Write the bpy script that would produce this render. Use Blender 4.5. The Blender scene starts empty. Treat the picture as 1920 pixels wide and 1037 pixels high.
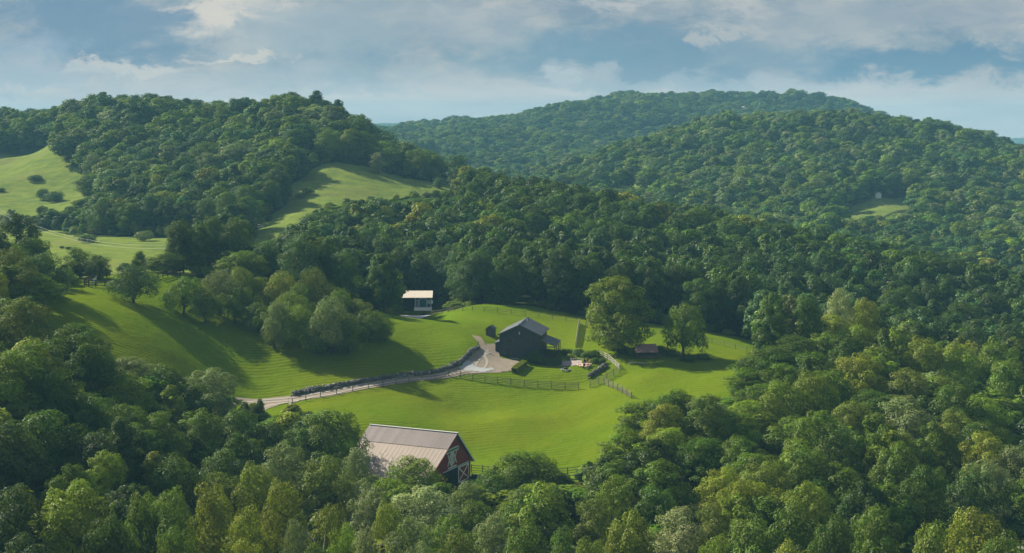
import bpy, math, random
import numpy as np
from math import radians, sin, cos, pi
rng = np.random.default_rng(7); random.seed(7)
SC = bpy.context.scene; COL = SC.collection
F, HOR, CAMZ = 2800.0, 235.0, 60.0          # focal length in photo pixels, horizon row, camera height

# ------------------------------------------------------------------ camera
cam_d = bpy.data.cameras.new("camera"); cam = bpy.data.objects.new("camera", cam_d); COL.objects.link(cam)
cam.location = (0, 0, CAMZ); cam.rotation_euler = (radians(90), 0, 0)
cam_d.sensor_width = 36; cam_d.lens = F / 1920 * 36
cam_d.shift_y = -(518.5 - HOR) / 1920
cam_d.clip_start = 1; cam_d.clip_end = 40000
SC.camera = cam
SC.render.resolution_x, SC.render.resolution_y = 1024, 553
# ------------------------------------------------------------------ exposure
SC.view_settings.view_transform = 'Standard'; SC.view_settings.look = 'None'
SC.view_settings.exposure = 1.1; SC.view_settings.gamma = 1; SC.view_settings.use_curve_mapping = False
SC.cycles.max_bounces = 5; SC.cycles.diffuse_bounces = 2; SC.cycles.transmission_bounces = 3
SC.cycles.volume_bounces = 0; SC.cycles.use_denoising = True
# ------------------------------------------------------------------ sun
SUN_H = (-0.79, 0.61); SUN_EL = radians(33)
n_ = math.hypot(*SUN_H); SUN_H = (SUN_H[0]/n_, SUN_H[1]/n_)
sd = bpy.data.lights.new("sun", 'SUN'); sd.energy = 5.0; sd.angle = radians(0.5); sd.color = (1, 0.93, 0.76)
so = bpy.data.objects.new("sun", sd); COL.objects.link(so)
so.rotation_euler = (radians(90) - SUN_EL, 0, math.atan2(SUN_H[1], SUN_H[0]) + pi/2)
so.location = (-200, 300, 250)

# ------------------------------------------------------------------ node helper
class NT:
    def __init__(s, tree): s.t = tree; s.n = tree.nodes; s.l = tree.links
    def new(s, typ, **kw):
        nd = s.n.new(typ)
        for k, v in kw.items():
            if k.startswith('i_'): nd.inputs[k[2:].replace('_', ' ')].default_value = v
            else: setattr(nd, k, v)
        return nd
    def link(s, a, b): s.l.new(a, b)
    def math(s, op, a, b=None, c=None, clamp=False):
        nd = s.n.new('ShaderNodeMath'); nd.operation = op; nd.use_clamp = clamp
        for i, v in enumerate((a, b, c)):
            if v is None: continue
            if isinstance(v, (int, float)): nd.inputs[i].default_value = v
            else: s.l.new(v, nd.inputs[i])
        return nd.outputs[0]
    def mix(s, fac, a, b, blend='MIX'):
        nd = s.n.new('ShaderNodeMix'); nd.data_type = 'RGBA'; nd.blend_type = blend
        for i, v in ((0, fac), (6, a), (7, b)):
            if isinstance(v, (int, float)): nd.inputs[i].default_value = v
            elif isinstance(v, tuple): nd.inputs[i].default_value = (*v, 1) if len(v) == 3 else v
            else: s.l.new(v, nd.inputs[i])
        return nd.outputs[2]
    def ramp(s, fac, stops):
        nd = s.n.new('ShaderNodeValToRGB'); e = nd.color_ramp.elements
        while len(e) < len(stops): e.new(0.5)
        for el, (p, c) in zip(e, stops):
            el.position = p; el.color = (*c, 1) if isinstance(c, tuple) else (c, c, c, 1)
        s.l.new(fac, nd.inputs[0]); return nd.outputs[0]
    def noise(s, vec, scale, detail=4, rough=0.55, dist=0.0):
        nd = s.n.new('ShaderNodeTexNoise'); nd.inputs['Scale'].default_value = scale
        nd.inputs['Detail'].default_value = detail; nd.inputs['Roughness'].default_value = rough
        nd.inputs['Distortion'].default_value = dist
        if vec is not None: s.l.new(vec, nd.inputs['Vector'])
        return nd.outputs['Fac']

def srgb(r, g, b):
    f = lambda c: (c/255)/12.92 if c/255 <= .04045 else ((c/255+.055)/1.055)**2.4
    return (f(r), f(g), f(b))

# ------------------------------------------------------------------ sky
W = bpy.data.worlds.new("World"); SC.world = W; W.use_nodes = True
w = NT(W.node_tree); w.n.clear()
tc = w.new('ShaderNodeTexCoord')
sky = w.new('ShaderNodeTexSky', sky_type='NISHITA', sun_disc=False, sun_elevation=SUN_EL,
            sun_rotation=math.atan2(SUN_H[0], SUN_H[1]), altitude=300, dust_density=2.0)
sep = w.new('ShaderNodeSeparateXYZ'); w.link(tc.outputs['Generated'], sep.inputs[0])
X, Y_, Z_ = sep.outputs
az = w.math('ARCTAN2', X, Y_)                     # azimuth off the view axis
hyp = w.math('SQRT', w.math('ADD', w.math('MULTIPLY', X, X), w.math('MULTIPLY', Y_, Y_)))
el = w.math('DIVIDE', Z_, w.math('MAXIMUM', hyp, 0.02))
cv = w.new('ShaderNodeCombineXYZ')
w.link(w.math('MULTIPLY', az, 7.0), cv.inputs[0]); w.link(w.math('MULTIPLY', el, 17.0), cv.inputs[1])
P = cv.outputs[0]
n1 = w.noise(P, 1.5, 7, 0.58, 0.35); n2 = w.noise(P, 5.0, 8, 0.62, 0.6)
cv2 = w.new('ShaderNodeCombineXYZ')
w.link(w.math('MULTIPLY', az, 6.0), cv2.inputs[0]); w.link(w.math('MULTIPLY', el, 40.0), cv2.inputs[1]); cv2.inputs[2].default_value = 4.2
n3 = w.noise(cv2.outputs[0], 2.0, 6, 0.55, 0.2)
cv4 = w.new('ShaderNodeCombineXYZ'); w.link(w.math('MULTIPLY', az, 9.0), cv4.inputs[0]); w.link(w.math('MULTIPLY', el, 16.0), cv4.inputs[1]); cv4.inputs[2].default_value = 9.1
wa = w.noise(cv4.outputs[0], 3.0, 9, .66, .3); cv4b = w.new('ShaderNodeVectorMath', operation='ADD'); w.link(cv4.outputs[0], cv4b.inputs[0]); cv4b.inputs[1].default_value = (7.7, 3.1, 5.0)
wb = w.noise(cv4b.outputs[0], 3.0, 9, .66, .3)
az_w = w.math('ADD', az, w.math('MULTIPLY', w.math('SUBTRACT', wa, .5), .11)); el_w = w.math('ADD', el, w.math('MULTIPLY', w.math('SUBTRACT', wb, .5), .055))
def blob(px, py, rx, ry, jag=0.16):
    a0 = math.atan2(px-960, F); e0 = (HOR-py)/F
    dx = w.math('DIVIDE', w.math('SUBTRACT', az_w, a0), rx/F); dy = w.math('DIVIDE', w.math('SUBTRACT', el_w, e0), ry/F)
    d = w.math('SQRT', w.math('ADD', w.math('MULTIPLY', dx, dx), w.math('MULTIPLY', dy, dy)))
    d = w.math('ADD', d, w.math('MULTIPLY', w.math('SUBTRACT', n2, 0.5), 4*jag))
    nd = w.new('ShaderNodeMapRange', interpolation_type='SMOOTHSTEP'); w.link(d, nd.inputs[0])
    nd.inputs[1].default_value = 1.2; nd.inputs[2].default_value = 0.45
    return nd.outputs[0]
K = 4.7   # world strength is 0.1
def k(r, g, b, m=1.0):
    mean = np.array(srgb(140, 166, 186)); c = mean + (np.array(srgb(r, g, b))-mean)*1.3
    return tuple(float(max(.01, v)*K*m) for v in c)
base = w.ramp(w.math('ADD', w.math('MULTIPLY', n1, 0.75), w.math('ADD', w.math('MULTIPLY', n2, 0.55), -.125)), [(0.42, k(128, 150, 169)), (0.52, k(148, 163, 175)), (0.62, k(170, 177, 182))])
low = w.ramp(n3, [(0.3, k(176, 182, 189)), (0.7, k(200, 200, 202))])
hz = w.new('ShaderNodeMapRange', interpolation_type='SMOOTHSTEP')
w.link(w.math('ADD', el, w.math('MULTIPLY', w.math('SUBTRACT', n1, 0.5), 0.035)), hz.inputs[0])
hz.inputs[1].default_value = 0.047; hz.inputs[2].default_value = 0.018
c = w.mix(hz.outputs[0], base, low)
for (px, py, rx, ry, col, st) in [
        (205, 55, 230, 85, (104, 139, 168), .85), (640, 95, 130, 70, (120, 152, 176), .5), (1210, 110, 260, 75, (112, 145, 169), .8),
        (1750, 120, 330, 42, (104, 140, 167), .9), (980, 105, 200, 60, (118, 152, 174), .5),
        (1560, 40, 200, 50, (150, 165, 178), .6), (40, 110, 110, 50, (148, 172, 194), .5), (1840, 30, 160, 40, (155, 166, 178), .5),
        (520, 60, 150, 60, (160, 176, 186), .6), (1360, 160, 330, 26, (165, 180, 192), .55),
        (420, 22, 75, 50, (206, 202, 195), .8), (500, 5, 70, 24, (196, 196, 194), .7), (240, 135, 150, 17, (196, 197, 196), .7),
        (460, 108, 90, 10, (205, 202, 196), .6), (1345, 75, 36, 26, (184, 186, 187), .6), (700, 30, 180, 60, (150, 168, 180), .6), (900, 40, 120, 50, (156, 170, 182), .5), (1100, 150, 110, 22, (168, 180, 190), .6), (60, 150, 160, 26, (150, 172, 190), .6), (620, 150, 240, 30, (150, 172, 188), .5), (1480, 100, 140, 30, (140, 162, 178), .5), (1150, 6, 60, 16, (186, 188, 190), .6),
        (1390, 10, 40, 26, (180, 184, 188), .6), (1065, 152, 34, 12, (176, 188, 196), .7)]:
    c = w.mix(w.math('MULTIPLY', blob(px, py, rx, ry), st), c, k(*col))
up = w.new('ShaderNodeMapRange'); w.link(el, up.inputs[0]); up.inputs[1].default_value = 0.15; up.inputs[2].default_value = 1.2
up.inputs[3].default_value = 0.97; up.inputs[4].default_value = 0.55
over = w.new('ShaderNodeMapRange'); w.link(el, over.inputs[0]); over.inputs[1].default_value = 0.12; over.inputs[2].default_value = 0.8; over.inputs[3].default_value = 1.0; over.inputs[4].default_value = 0.8
c = w.mix(up.outputs[0], sky.outputs[0], c)
sc_ = w.new('ShaderNodeVectorMath', operation='SCALE'); w.link(c, sc_.inputs[0]); w.link(over.outputs[0], sc_.inputs['Scale']); c = sc_.outputs[0]
bg = w.new('ShaderNodeBackground', i_Strength=0.1); w.link(c, bg.inputs[0])
wo = w.new('ShaderNodeOutputWorld'); w.link(bg.outputs[0], wo.inputs[0])

# ------------------------------------------------------------------ terrain
PTS = []
def C(px, *a):
    for Y, py in a: PTS.append(((px-960)/F, Y, CAMZ - (py-HOR)/F*Y))
def Zc(px, *a):
    for Y, z in a: PTS.append(((px-960)/F, Y, z))
Zc(-700, (25,-16),(60,-14),(110,-9),(150,-3),(200,4),(250,14),(330,22),(450,20),(600,26),(750,40),(900,52),(1100,60),(2000,50),(5000,50),(9500,45))
Zc(-250, (25,-16),(60,-15),(110,-9),(150,-2),(200,5),(250,15),(330,24),(450,20),(600,23),(750,34),(900,50),(1100,58),(2000,50))
Zc(0, (25,-18),(60,-16),(120,-9),(160,-3),(200,4),(250,13),(290,20.5),(335,24),(385,19.5)); C(0, (440,495),(520,455),(600,425),(680,380),(760,330),(860,288),(960,252)); Zc(0, (1100,55),(2000,50),(5000,50),(9500,45))
Zc(150, (60,-16),(120,-10),(160,-6),(200,1),(240,8),(270,15.5),(372,22),(402,19)); C(150, (303,592),(340,537),(430,500),(500,463),(580,437),(640,405),(710,352),(770,290),(850,234)); Zc(150, (950,56),(1200,45))
Zc(300, (25,-19),(60,-17),(120,-12),(160,-9),(200,-3),(240,3),(398,21),(900,60),(1200,45),(2000,40),(5000,50)); C(300, (290,703),(304,652),(323,602),(343,560),(362,520),(374,511),(450,478),(520,455),(560,441),(650,370),(750,282),(820,228))
Zc(430, (120,-13),(160,-11),(200,-8),(240,-3),(270,1),(385,20.5),(415,18),(450,16),(500,16),(880,58),(1200,40)); C(430, (300,752),(306,725),(314,695),(322,660),(340,605),(360,560),(560,435),(650,365),(740,282),(810,238))
C(230, (835,219),(770,262)); C(360, (825,246)); C(520,(768,227)); C(60,(890,250),(855,290)); Zc(60,(960,52)); Zc(230,(920,60))
C(500, (520,443),(600,378),(655,340))
Zc(560, (60,-18),(160,-12),(200,-10),(240,-5),(268,-1),(368,17.5),(400,16),(450,15.5),(820,60),(1100,32),(2000,35)); C(560, (290,775),(303,747),(311,716),(318,688),(326,655),(345,600),(560,400),(620,350),(660,318),(705,268),(760,226))
Zc(630, (740,59),(800,52)); C(630, (670,312),(700,285))
Zc(700, (25,-20),(60,-18),(160,-12),(200,-9),(240,-5),(262,-2.5),(366,14.5),(381,12),(400,11),(450,13),(500,17),(710,43),(740,46),(800,39),(1000,22),(1500,25),(2500,45),(5000,64),(9500,50))
C(700, (285,790),(296,760),(308,722),(315,699),(323,665),(335,625),(350,592),(560,415),(620,365),(680,322))
C(800, (262,905),(285,800),(300,755),(316,712),(322,692),(331,652),(340,622),(349,604),(395,592),(415,588),(680,348)); Zc(800, (240,-5),(362,12.8),(376,10.5),(450,13),(520,19),(600,27),(715,34),(750,30),(820,20),(1000,12),(1500,28),(2000,44),(3000,50),(5000,64))
C(880, (260,900),(275,850),(300,775),(318,708),(322,692),(327,667),(333,642),(360,602),(380,574),(670,366)); Zc(880, (342,12),(420,13),(480,16),(540,23),(600,29),(700,28),(750,14),(1000,10),(1750,50),(2000,50))
Zc(960, (25,-20),(60,-18),(110,-15),(160,-12),(200,-8),(240,-4),(430,13),(500,19),(560,26),(620,22),(750,8),(1000,8),(2300,60),(5000,50),(9500,40)); C(960, (262,885),(290,785),(316,714),(321,696),(327,678),(335,667),(350,630),(370,592),(385,573),(1300,330),(1700,246),(1850,228))
C(1090, (262,880),(290,790),(313,724),(318,702),(322,686),(330,667),(350,630),(376,597),(900,375),(1200,345),(1800,222),(1950,208)); Zc(1090, (430,12),(500,18),(550,23),(600,19),(700,8),(2400,70))
Zc(1200, (160,-12),(200,-5),(235,1.5),(430,10),(500,17),(545,20),(600,15),(700,4),(1200,36),(2500,60)); C(1200, (262,842),(290,765),(300,735),(308,708),(318,687),(328,662),(350,630),(373,607),(900,362),(1050,303),(1500,300),(1850,205),(1950,195))
Zc(1300, (25,-20),(60,-18),(160,-12),(200,-5),(235,3),(260,5),(430,8),(500,14),(535,17),(590,12),(700,2),(1300,40),(1600,30),(2500,60),(5000,45)); C(1300, (292,745),(303,716),(312,697),(325,670),(345,642),(367,621),(880,378),(1000,318),(1120,268),(1900,198)); C(1480, (1150,242),(1000,306)); C(1240, (1080,292),(950,345)); C(1800, (1090,277))
Zc(1400, (160,-11),(200,-5),(240,1),(265,4.5),(420,6),(480,10),(520,14),(580,8),(700,0),(1300,45),(1600,30),(2500,60)); C(1400, (290,742),(305,702),(320,682),(345,654),(368,637),(800,425),(900,367),(1000,312),(1150,250),(1920,200))
Zc(1550, (160,-11),(200,-6),(240,-1),(270,2),(300,5),(322,8),(360,2),(400,1),(470,7),(510,10),(570,3),(680,-4),(1300,45),(1950,79),(2500,50)); C(1550, (800,420),(900,365),(1020,300),(1150,241))
Zc(1800, (1900,20),(1300,28)); Zc(1700, (60,-18),(160,-11),(200,-7),(240,-2),(280,1),(320,3),(360,-2),(400,-2),(450,3),(490,6),(560,-3),(680,-5),(1300,40),(1900,50),(2500,30),(5000,20),(9500,30)); C(1700, (780,440),(900,370),(1000,318),(1120,254))
Zc(1920, (25,-20),(60,-18),(160,-12),(200,-9),(250,-5),(300,-2),(330,-1.5),(370,-5),(410,-4),(450,0),(520,-8),(650,-8),(1070,27),(1300,15),(1900,-5),(3000,-5),(5000,2),(9500,20)); C(1920, (760,460),(900,390),(1000,332))
Zc(2600, (60,-18),(160,-14),(250,-10),(350,-9),(450,-5),(700,-8),(1000,15),(1500,15),(3000,10),(5000,10),(9500,20))
PTS = np.array(PTS)
cu, cvv, cz = PTS[:, 0], np.log(PTS[:, 1]), PTS[:, 2]
def tpsk(du, dv):
    r2 = du*du + dv*dv
    return 0.5*r2*np.log(r2 + 1e-12)
A = tpsk(cu[:, None]-cu[None], cvv[:, None]-cvv[None]) + np.eye(len(cu))*2e-5
Pm = np.stack([np.ones_like(cu), cu, cvv], 1)
M = np.block([[A, Pm], [Pm.T, np.zeros((3, 3))]])
sol = np.linalg.solve(M, np.concatenate([cz, [0, 0, 0]]))
def tps(u, v):
    out = np.empty(u.shape)
    for i in range(0, len(u), 20000):
        a = tpsk(u[i:i+20000, None]-cu[None], v[i:i+20000, None]-cvv[None])
        out[i:i+20000] = a @ sol[:-3] + sol[-3] + sol[-2]*u[i:i+20000] + sol[-1]*v[i:i+20000]
    return out
# fan shaped grid: rows in ln(distance), columns in x / distance
vs = [math.log(25)]
while vs[-1] < math.log(5500):
    Y = math.exp(vs[-1]); vs.append(vs[-1] + (0.012 if Y < 160 else 0.0045 if Y < 250 else 0.0032 if Y < 420 else 0.008 if Y < 1300 else 0.015))
VS = np.array(vs)
US = np.concatenate([np.arange(-.80, -.45, .015), np.arange(-.45, .45, .0035), np.arange(.45, .801, .015)])
gu, gv = np.meshgrid(US, VS)
gz = tps(gu.ravel(), gv.ravel()).reshape(gu.shape)
gY = np.exp(gv); gx = gu*gY
def fnoise(x, y, s, seed=0):
    r = np.random.default_rng(seed); o = 0; amp = 1; tot = 0
    for k_ in range(5):
        for _ in range(3):
            a = r.uniform(0, 2*pi); ph = r.uniform(0, 2*pi)
            o = o + amp*np.sin((x*cos(a)+y*sin(a))/s*2*pi*(1+.3*r.uniform()) + ph + 1.3*np.sin((x*sin(a)-y*cos(a))/s*4+ph)); tot += amp
        amp *= .5; s *= .5
    return o/tot*2
gz = gz + fnoise(gx, gY, 230, 12)*np.clip((gY-720)/250, 0, 1)*np.clip(gu*7, 0, 1)*np.clip((2400-gY)/600, 0, 1)*2.0
gz = gz + fnoise(gx, gY, 26, 3)*0.07 + fnoise(gx, gY, 120, 5)*np.clip((gY-500)/600, 0, 1)*4.0 + fnoise(gx, gY, 330, 6)*np.clip((gY-1250)/400, 0, 1)*8.0
def ground(x, y):
    """height of the ground mesh (arrays or floats)"""
    x = np.atleast_1d(np.asarray(x, float)); y = np.atleast_1d(np.asarray(y, float))
    u = np.clip(x/y, US[0]+1e-6, US[-1]-1e-6); v = np.clip(np.log(y), VS[0]+1e-6, VS[-1]-1e-6)
    i = np.clip(np.searchsorted(US, u)-1, 0, len(US)-2); j = np.clip(np.searchsorted(VS, v)-1, 0, len(VS)-2)
    fu = (u-US[i])/(US[i+1]-US[i]); fv = (v-VS[j])/(VS[j+1]-VS[j])
    return (gz[j, i]*(1-fu)*(1-fv) + gz[j, i+1]*fu*(1-fv) + gz[j+1, i]*(1-fu)*fv + gz[j+1, i+1]*fu*fv)
def g1(x, y): return float(ground(x, y)[0])
HY = np.exp(np.arange(math.log(150), math.log(3000), .0012))
def hit(px, py, y0=150, y1=3000):
    """where the sight line through a photo pixel meets the ground"""
    u = (px-960)/F; e = -(py-HOR)/F
    ys = HY[(HY >= y0) & (HY <= y1)]
    d = CAMZ + e*ys - ground(u*ys, ys)
    k_ = np.argmax(d < 0)
    if d[k_] >= 0: k_ = int(np.argmin(np.abs(d)))
    yy = ys[k_]; return (u*yy, yy, g1(u*yy, yy))
def PX(px, Y): return ((px-960)/F*Y, Y)

# open ground, as outlines on the plan
def poly(*a): 
    out = []
    for p in a: out.append(PX(p[0], p[1]) if len(p) == 2 else hit(p[0], p[1], p[2], p[3])[:2] if len(p) == 4 else None)
    return np.array(out)
def hp(px, py, y0=150, y1=460): return hit(px, py, y0, y1)[:2]
LAWN = np.array([PX(60,298), PX(92,312), PX(150,362), PX(250,374), PX(340,379), PX(420,370), PX(540,358), PX(640,358), PX(735,364), PX(752,395), PX(760,420), PX(812,418), PX(870,392),
    PX(1000,388), PX(1100,378), PX(1250,374), PX(1330,372), PX(1440,371), PX(1425,345), PX(1392,320), PX(1385,300), PX(1375,288), PX(1290,284), PX(1190,276), PX(1170,262), PX(1110,254),
    PX(1010,252), PX(900,252), PX(800,252), PX(690,255), PX(640,278), PX(560,284), PX(500,288), PX(440,292), PX(400,290), PX(350,287), PX(280,280), PX(200,277), PX(120,276)])
VALLEY = np.array([PX(-300,440), PX(-300,598), PX(0,603), PX(70,600), PX(150,590), PX(200,560), PX(290,548), PX(400,540), PX(470,470), PX(430,415), PX(300,402), PX(210,398), PX(100,400), PX(-300,410)])
UPPER = np.array([PX(-300,600), PX(0,605), PX(60,600), PX(120,630), PX(172,690), PX(150,740), PX(105,790), PX(110,850), PX(60,856), PX(-300,856)])
SLOPE = np.array([PX(478,500), PX(468,520), PX(475,560), PX(540,590), PX(520,610), PX(570,650), PX(600,668), PX(640,678), PX(720,684), PX(800,688), PX(885,690), PX(870,655), PX(800,620), PX(700,590), PX(600,560), PX(555,520), PX(510,480)])
CLEAR1 = np.array([hit(*p)[:2] for p in [(1578,412,600,1100),(1596,386,600,1100),(1640,371,600,1100),(1704,371,600,1100),(1710,394,600,1100),(1650,408,600,1100),(1600,420,600,1100)]])
CLEAR2 = np.array([hit(*p)[:2] for p in [(1132,356,700,1100),(1138,345,700,1100),(1180,340,700,1100),(1206,344,700,1100),(1204,356,700,1100)]])
CLEAR3 = np.array([hit(*p)[:2] for p in [(1530,420,600,1100),(1545,404,600,1100),(1590,398,600,1100),(1590,410,600,1100)]])
def inside(poly_, x, y):
    x = np.asarray(x); y = np.asarray(y); c_ = np.zeros(x.shape, bool); n = len(poly_)
    for i in range(n):
        x1, y1 = poly_[i]; x2, y2 = poly_[(i+1) % n]
        if y1 == y2: continue
        c_ ^= ((y1 > y) != (y2 > y)) & (x < (x2-x1)*(y-y1)/(y2-y1)+x1)
    return c_
jx = gx + fnoise(gx, gY, 9, 8)*1.2; jy = gY + fnoise(gx, gY, 9, 9)*1.2
m_lawn = inside(LAWN, jx, jy); m_rough = inside(VALLEY, jx, jy) | inside(UPPER, jx, jy) | inside(SLOPE, jx, jy) | inside(CLEAR1, gx, gY) | inside(CLEAR2, gx, gY) | inside(CLEAR3, gx, gY)
cover = np.zeros(gu.shape + (4,), np.float32); cover[..., 3] = 1
cover[..., 0] = m_lawn; cover[..., 1] = m_rough; cover[..., 2] = (gY > 2300)

# ------------------------------------------------------------------ materials
def mat(name, color, rough=0.8, var=0.15, scale=3.0, metal=0.0, bump=0.0, spec=0.3):
    m = bpy.data.materials.new(name); m.use_nodes = True; t = NT(m.node_tree); b = t.n['Principled BSDF']
    geo = t.new('ShaderNodeNewGeometry')
    f_ = t.noise(geo.outputs['Position'], scale, 5, .6)
    cc = t.mix(f_, tuple(v*(1-var) for v in color), tuple(min(1, v*(1+var)) for v in color))
    t.link(cc, b.inputs['Base Color']); b.inputs['Roughness'].default_value = rough
    b.inputs['Metallic'].default_value = metal; b.inputs['Specular IOR Level'].default_value = spec
    if bump:
        bp = t.new('ShaderNodeBump', i_Strength=bump, i_Distance=0.05); t.link(t.noise(geo.outputs['Position'], scale*3, 4), bp.inputs['Height']); t.link(bp.outputs[0], b.inputs['Normal'])
    return m

def ground_mat():
    m = bpy.data.materials.new("grassland"); m.use_nodes = True; t = NT(m.node_tree); b = t.n['Principled BSDF']
    geo = t.new('ShaderNodeNewGeometry'); pos = geo.outputs['Position']
    at = t.new('ShaderNodeAttribute', attribute_name='cover'); s = t.new('ShaderNodeSeparateColor'); t.link(at.outputs['Color'], s.inputs[0])
    nb = t.noise(pos, 0.05, 4, .6); nm = t.noise(pos, 0.35, 5, .65); nf = t.noise(pos, 2.5, 4, .7)
    # mowing swaths: long curved passes about 2 m wide
    mp = t.new('ShaderNodeMapping'); t.link(pos, mp.inputs[0]); mp.inputs['Location'].default_value = (-8, -205, 0); mp.inputs['Scale'].default_value = (.62, 1, 0)
    wv = t.new('ShaderNodeTexWave', wave_type='RINGS', rings_direction='SPHERICAL', i_Scale=0.25, i_Distortion=6.0, i_Detail=2.0, i_Detail_Scale=0.25)
    t.link(mp.outputs[0], wv.inputs[0])
    brk = t.noise(pos, 0.12, 3, .6)
    wf = t.math('MULTIPLY', t.math('SUBTRACT', wv.outputs['Fac'], .5), t.ramp(brk, [(.32, .1), (.60, 1.0)]))
    lawn = t.mix(nb, (.050, .132, .003), (.090, .170, .004))
    lawn = t.mix(t.ramp(t.noise(pos, .11, 6, .7), [(.4, 0.0), (.62, .6)]), lawn, (.118, .172, .008))
    lawn = t.mix(t.math('MULTIPLY', nm, .7), lawn, (.068, .112, .003))
    lawn = t.mix(t.ramp(nf, [(.35, 0.0), (.7, .7)]), lawn, (.15, .18, .012))
    lawn = t.mix(t.ramp(t.noise(pos, .022, 5, .65), [(.45, 0.0), (.68, .55)]), lawn, (.15, .16, .010))
    lawn = t.mix(t.math('ADD', t.math('MULTIPLY', wf, .75), .0, clamp=True), lawn, (.042, .078, .002))
    rough = t.mix(nb, (.115, .17, .028), (.19, .22, .045))
    rough = t.mix(t.ramp(t.noise(pos, .15, 5, .65), [(.42, 0.0), (.62, .8)]), rough, (.075, .12, .03))
    rough = t.mix(t.ramp(t.noise(pos, .03, 4, .6), [(.52, 0.0), (.66, .5)]), rough, (.17, .155, .06))
    rough = t.mix(t.math('MULTIPLY', nf, .4), rough, (.16, .2, .05))
    floor = t.mix(nm, (.018, .026, .010), (.045, .050, .018))
    far = t.mix(nm, (.02, .045, .018), (.05, .085, .03))
    c_ = t.mix(s.outputs[1], floor, rough); c_ = t.mix(s.outputs[0], c_, lawn); c_ = t.mix(s.outputs[2], c_, far)
    t.link(c_, b.inputs['Base Color']); b.inputs['Roughness'].default_value = 1; b.inputs['Specular IOR Level'].default_value = .0
    h = t.math('ADD', t.math('MULTIPLY', nf, .5), t.math('MULTIPLY', wf, .3)); h = t.math('ADD', h, t.math('MULTIPLY', nm, 1.8))
    bp = t.new('ShaderNodeBump', i_Strength=.6, i_Distance=.35); t.link(h, bp.inputs['Height']); t.link(bp.outputs[0], b.inputs['Normal'])
    return m

def leaf_mat(name, src):
    m = bpy.data.materials.new(name); m.use_nodes = True; t = NT(m.node_tree); t.n.clear()
    if src == 'object':
        oi = t.new('ShaderNodeObjectInfo'); base_ = oi.outputs['Color']; rnd = oi.outputs['Random']
    else:
        a = t.new('ShaderNodeAttribute', attribute_type='INSTANCER', attribute_name='tint'); base_ = a.outputs['Color']
    lf = t.new('ShaderNodeAttribute', attribute_name='leaf'); s = t.new('ShaderNodeSeparateColor'); t.link(lf.outputs['Color'], s.inputs[0])
    hs = t.new('ShaderNodeHueSaturation')
    t.link(base_, hs.inputs['Color'])
    t.link(t.math('ADD', t.math('MULTIPLY', s.outputs[0], .045), .463), hs.inputs['Hue'])
    t.link(t.math('ADD', t.math('MULTIPLY', s.outputs[1], .75), .62), hs.inputs['Value'])
    d = t.new('ShaderNodeBsdfDiffuse'); tr = t.new('ShaderNodeBsdfTranslucent'); gl = t.new('ShaderNodeBsdfGlossy', i_Roughness=.45)
    t.link(hs.outputs[0], d.inputs[0])
    t.link(t.mix(.5, hs.outputs[0], (.16, .22, .015)), tr.inputs[0]); gl.inputs[0].default_value = (1, 1, 1, 1)
    m1 = t.new('ShaderNodeMixShader', i_Fac=.30); t.link(d.outputs[0], m1.inputs[1]); t.link(tr.outputs[0], m1.inputs[2])
    m2 = t.new('ShaderNodeMixShader', i_Fac=.014); t.link(m1.outputs[0], m2.inputs[1]); t.link(gl.outputs[0], m2.inputs[2])
    o = t.new('ShaderNodeOutputMaterial'); t.link(m2.outputs[0], o.inputs[0])
    return m
LEAF = leaf_mat("foliage", 'object'); LEAFI = leaf_mat("forest_foliage", 'inst')
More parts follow.
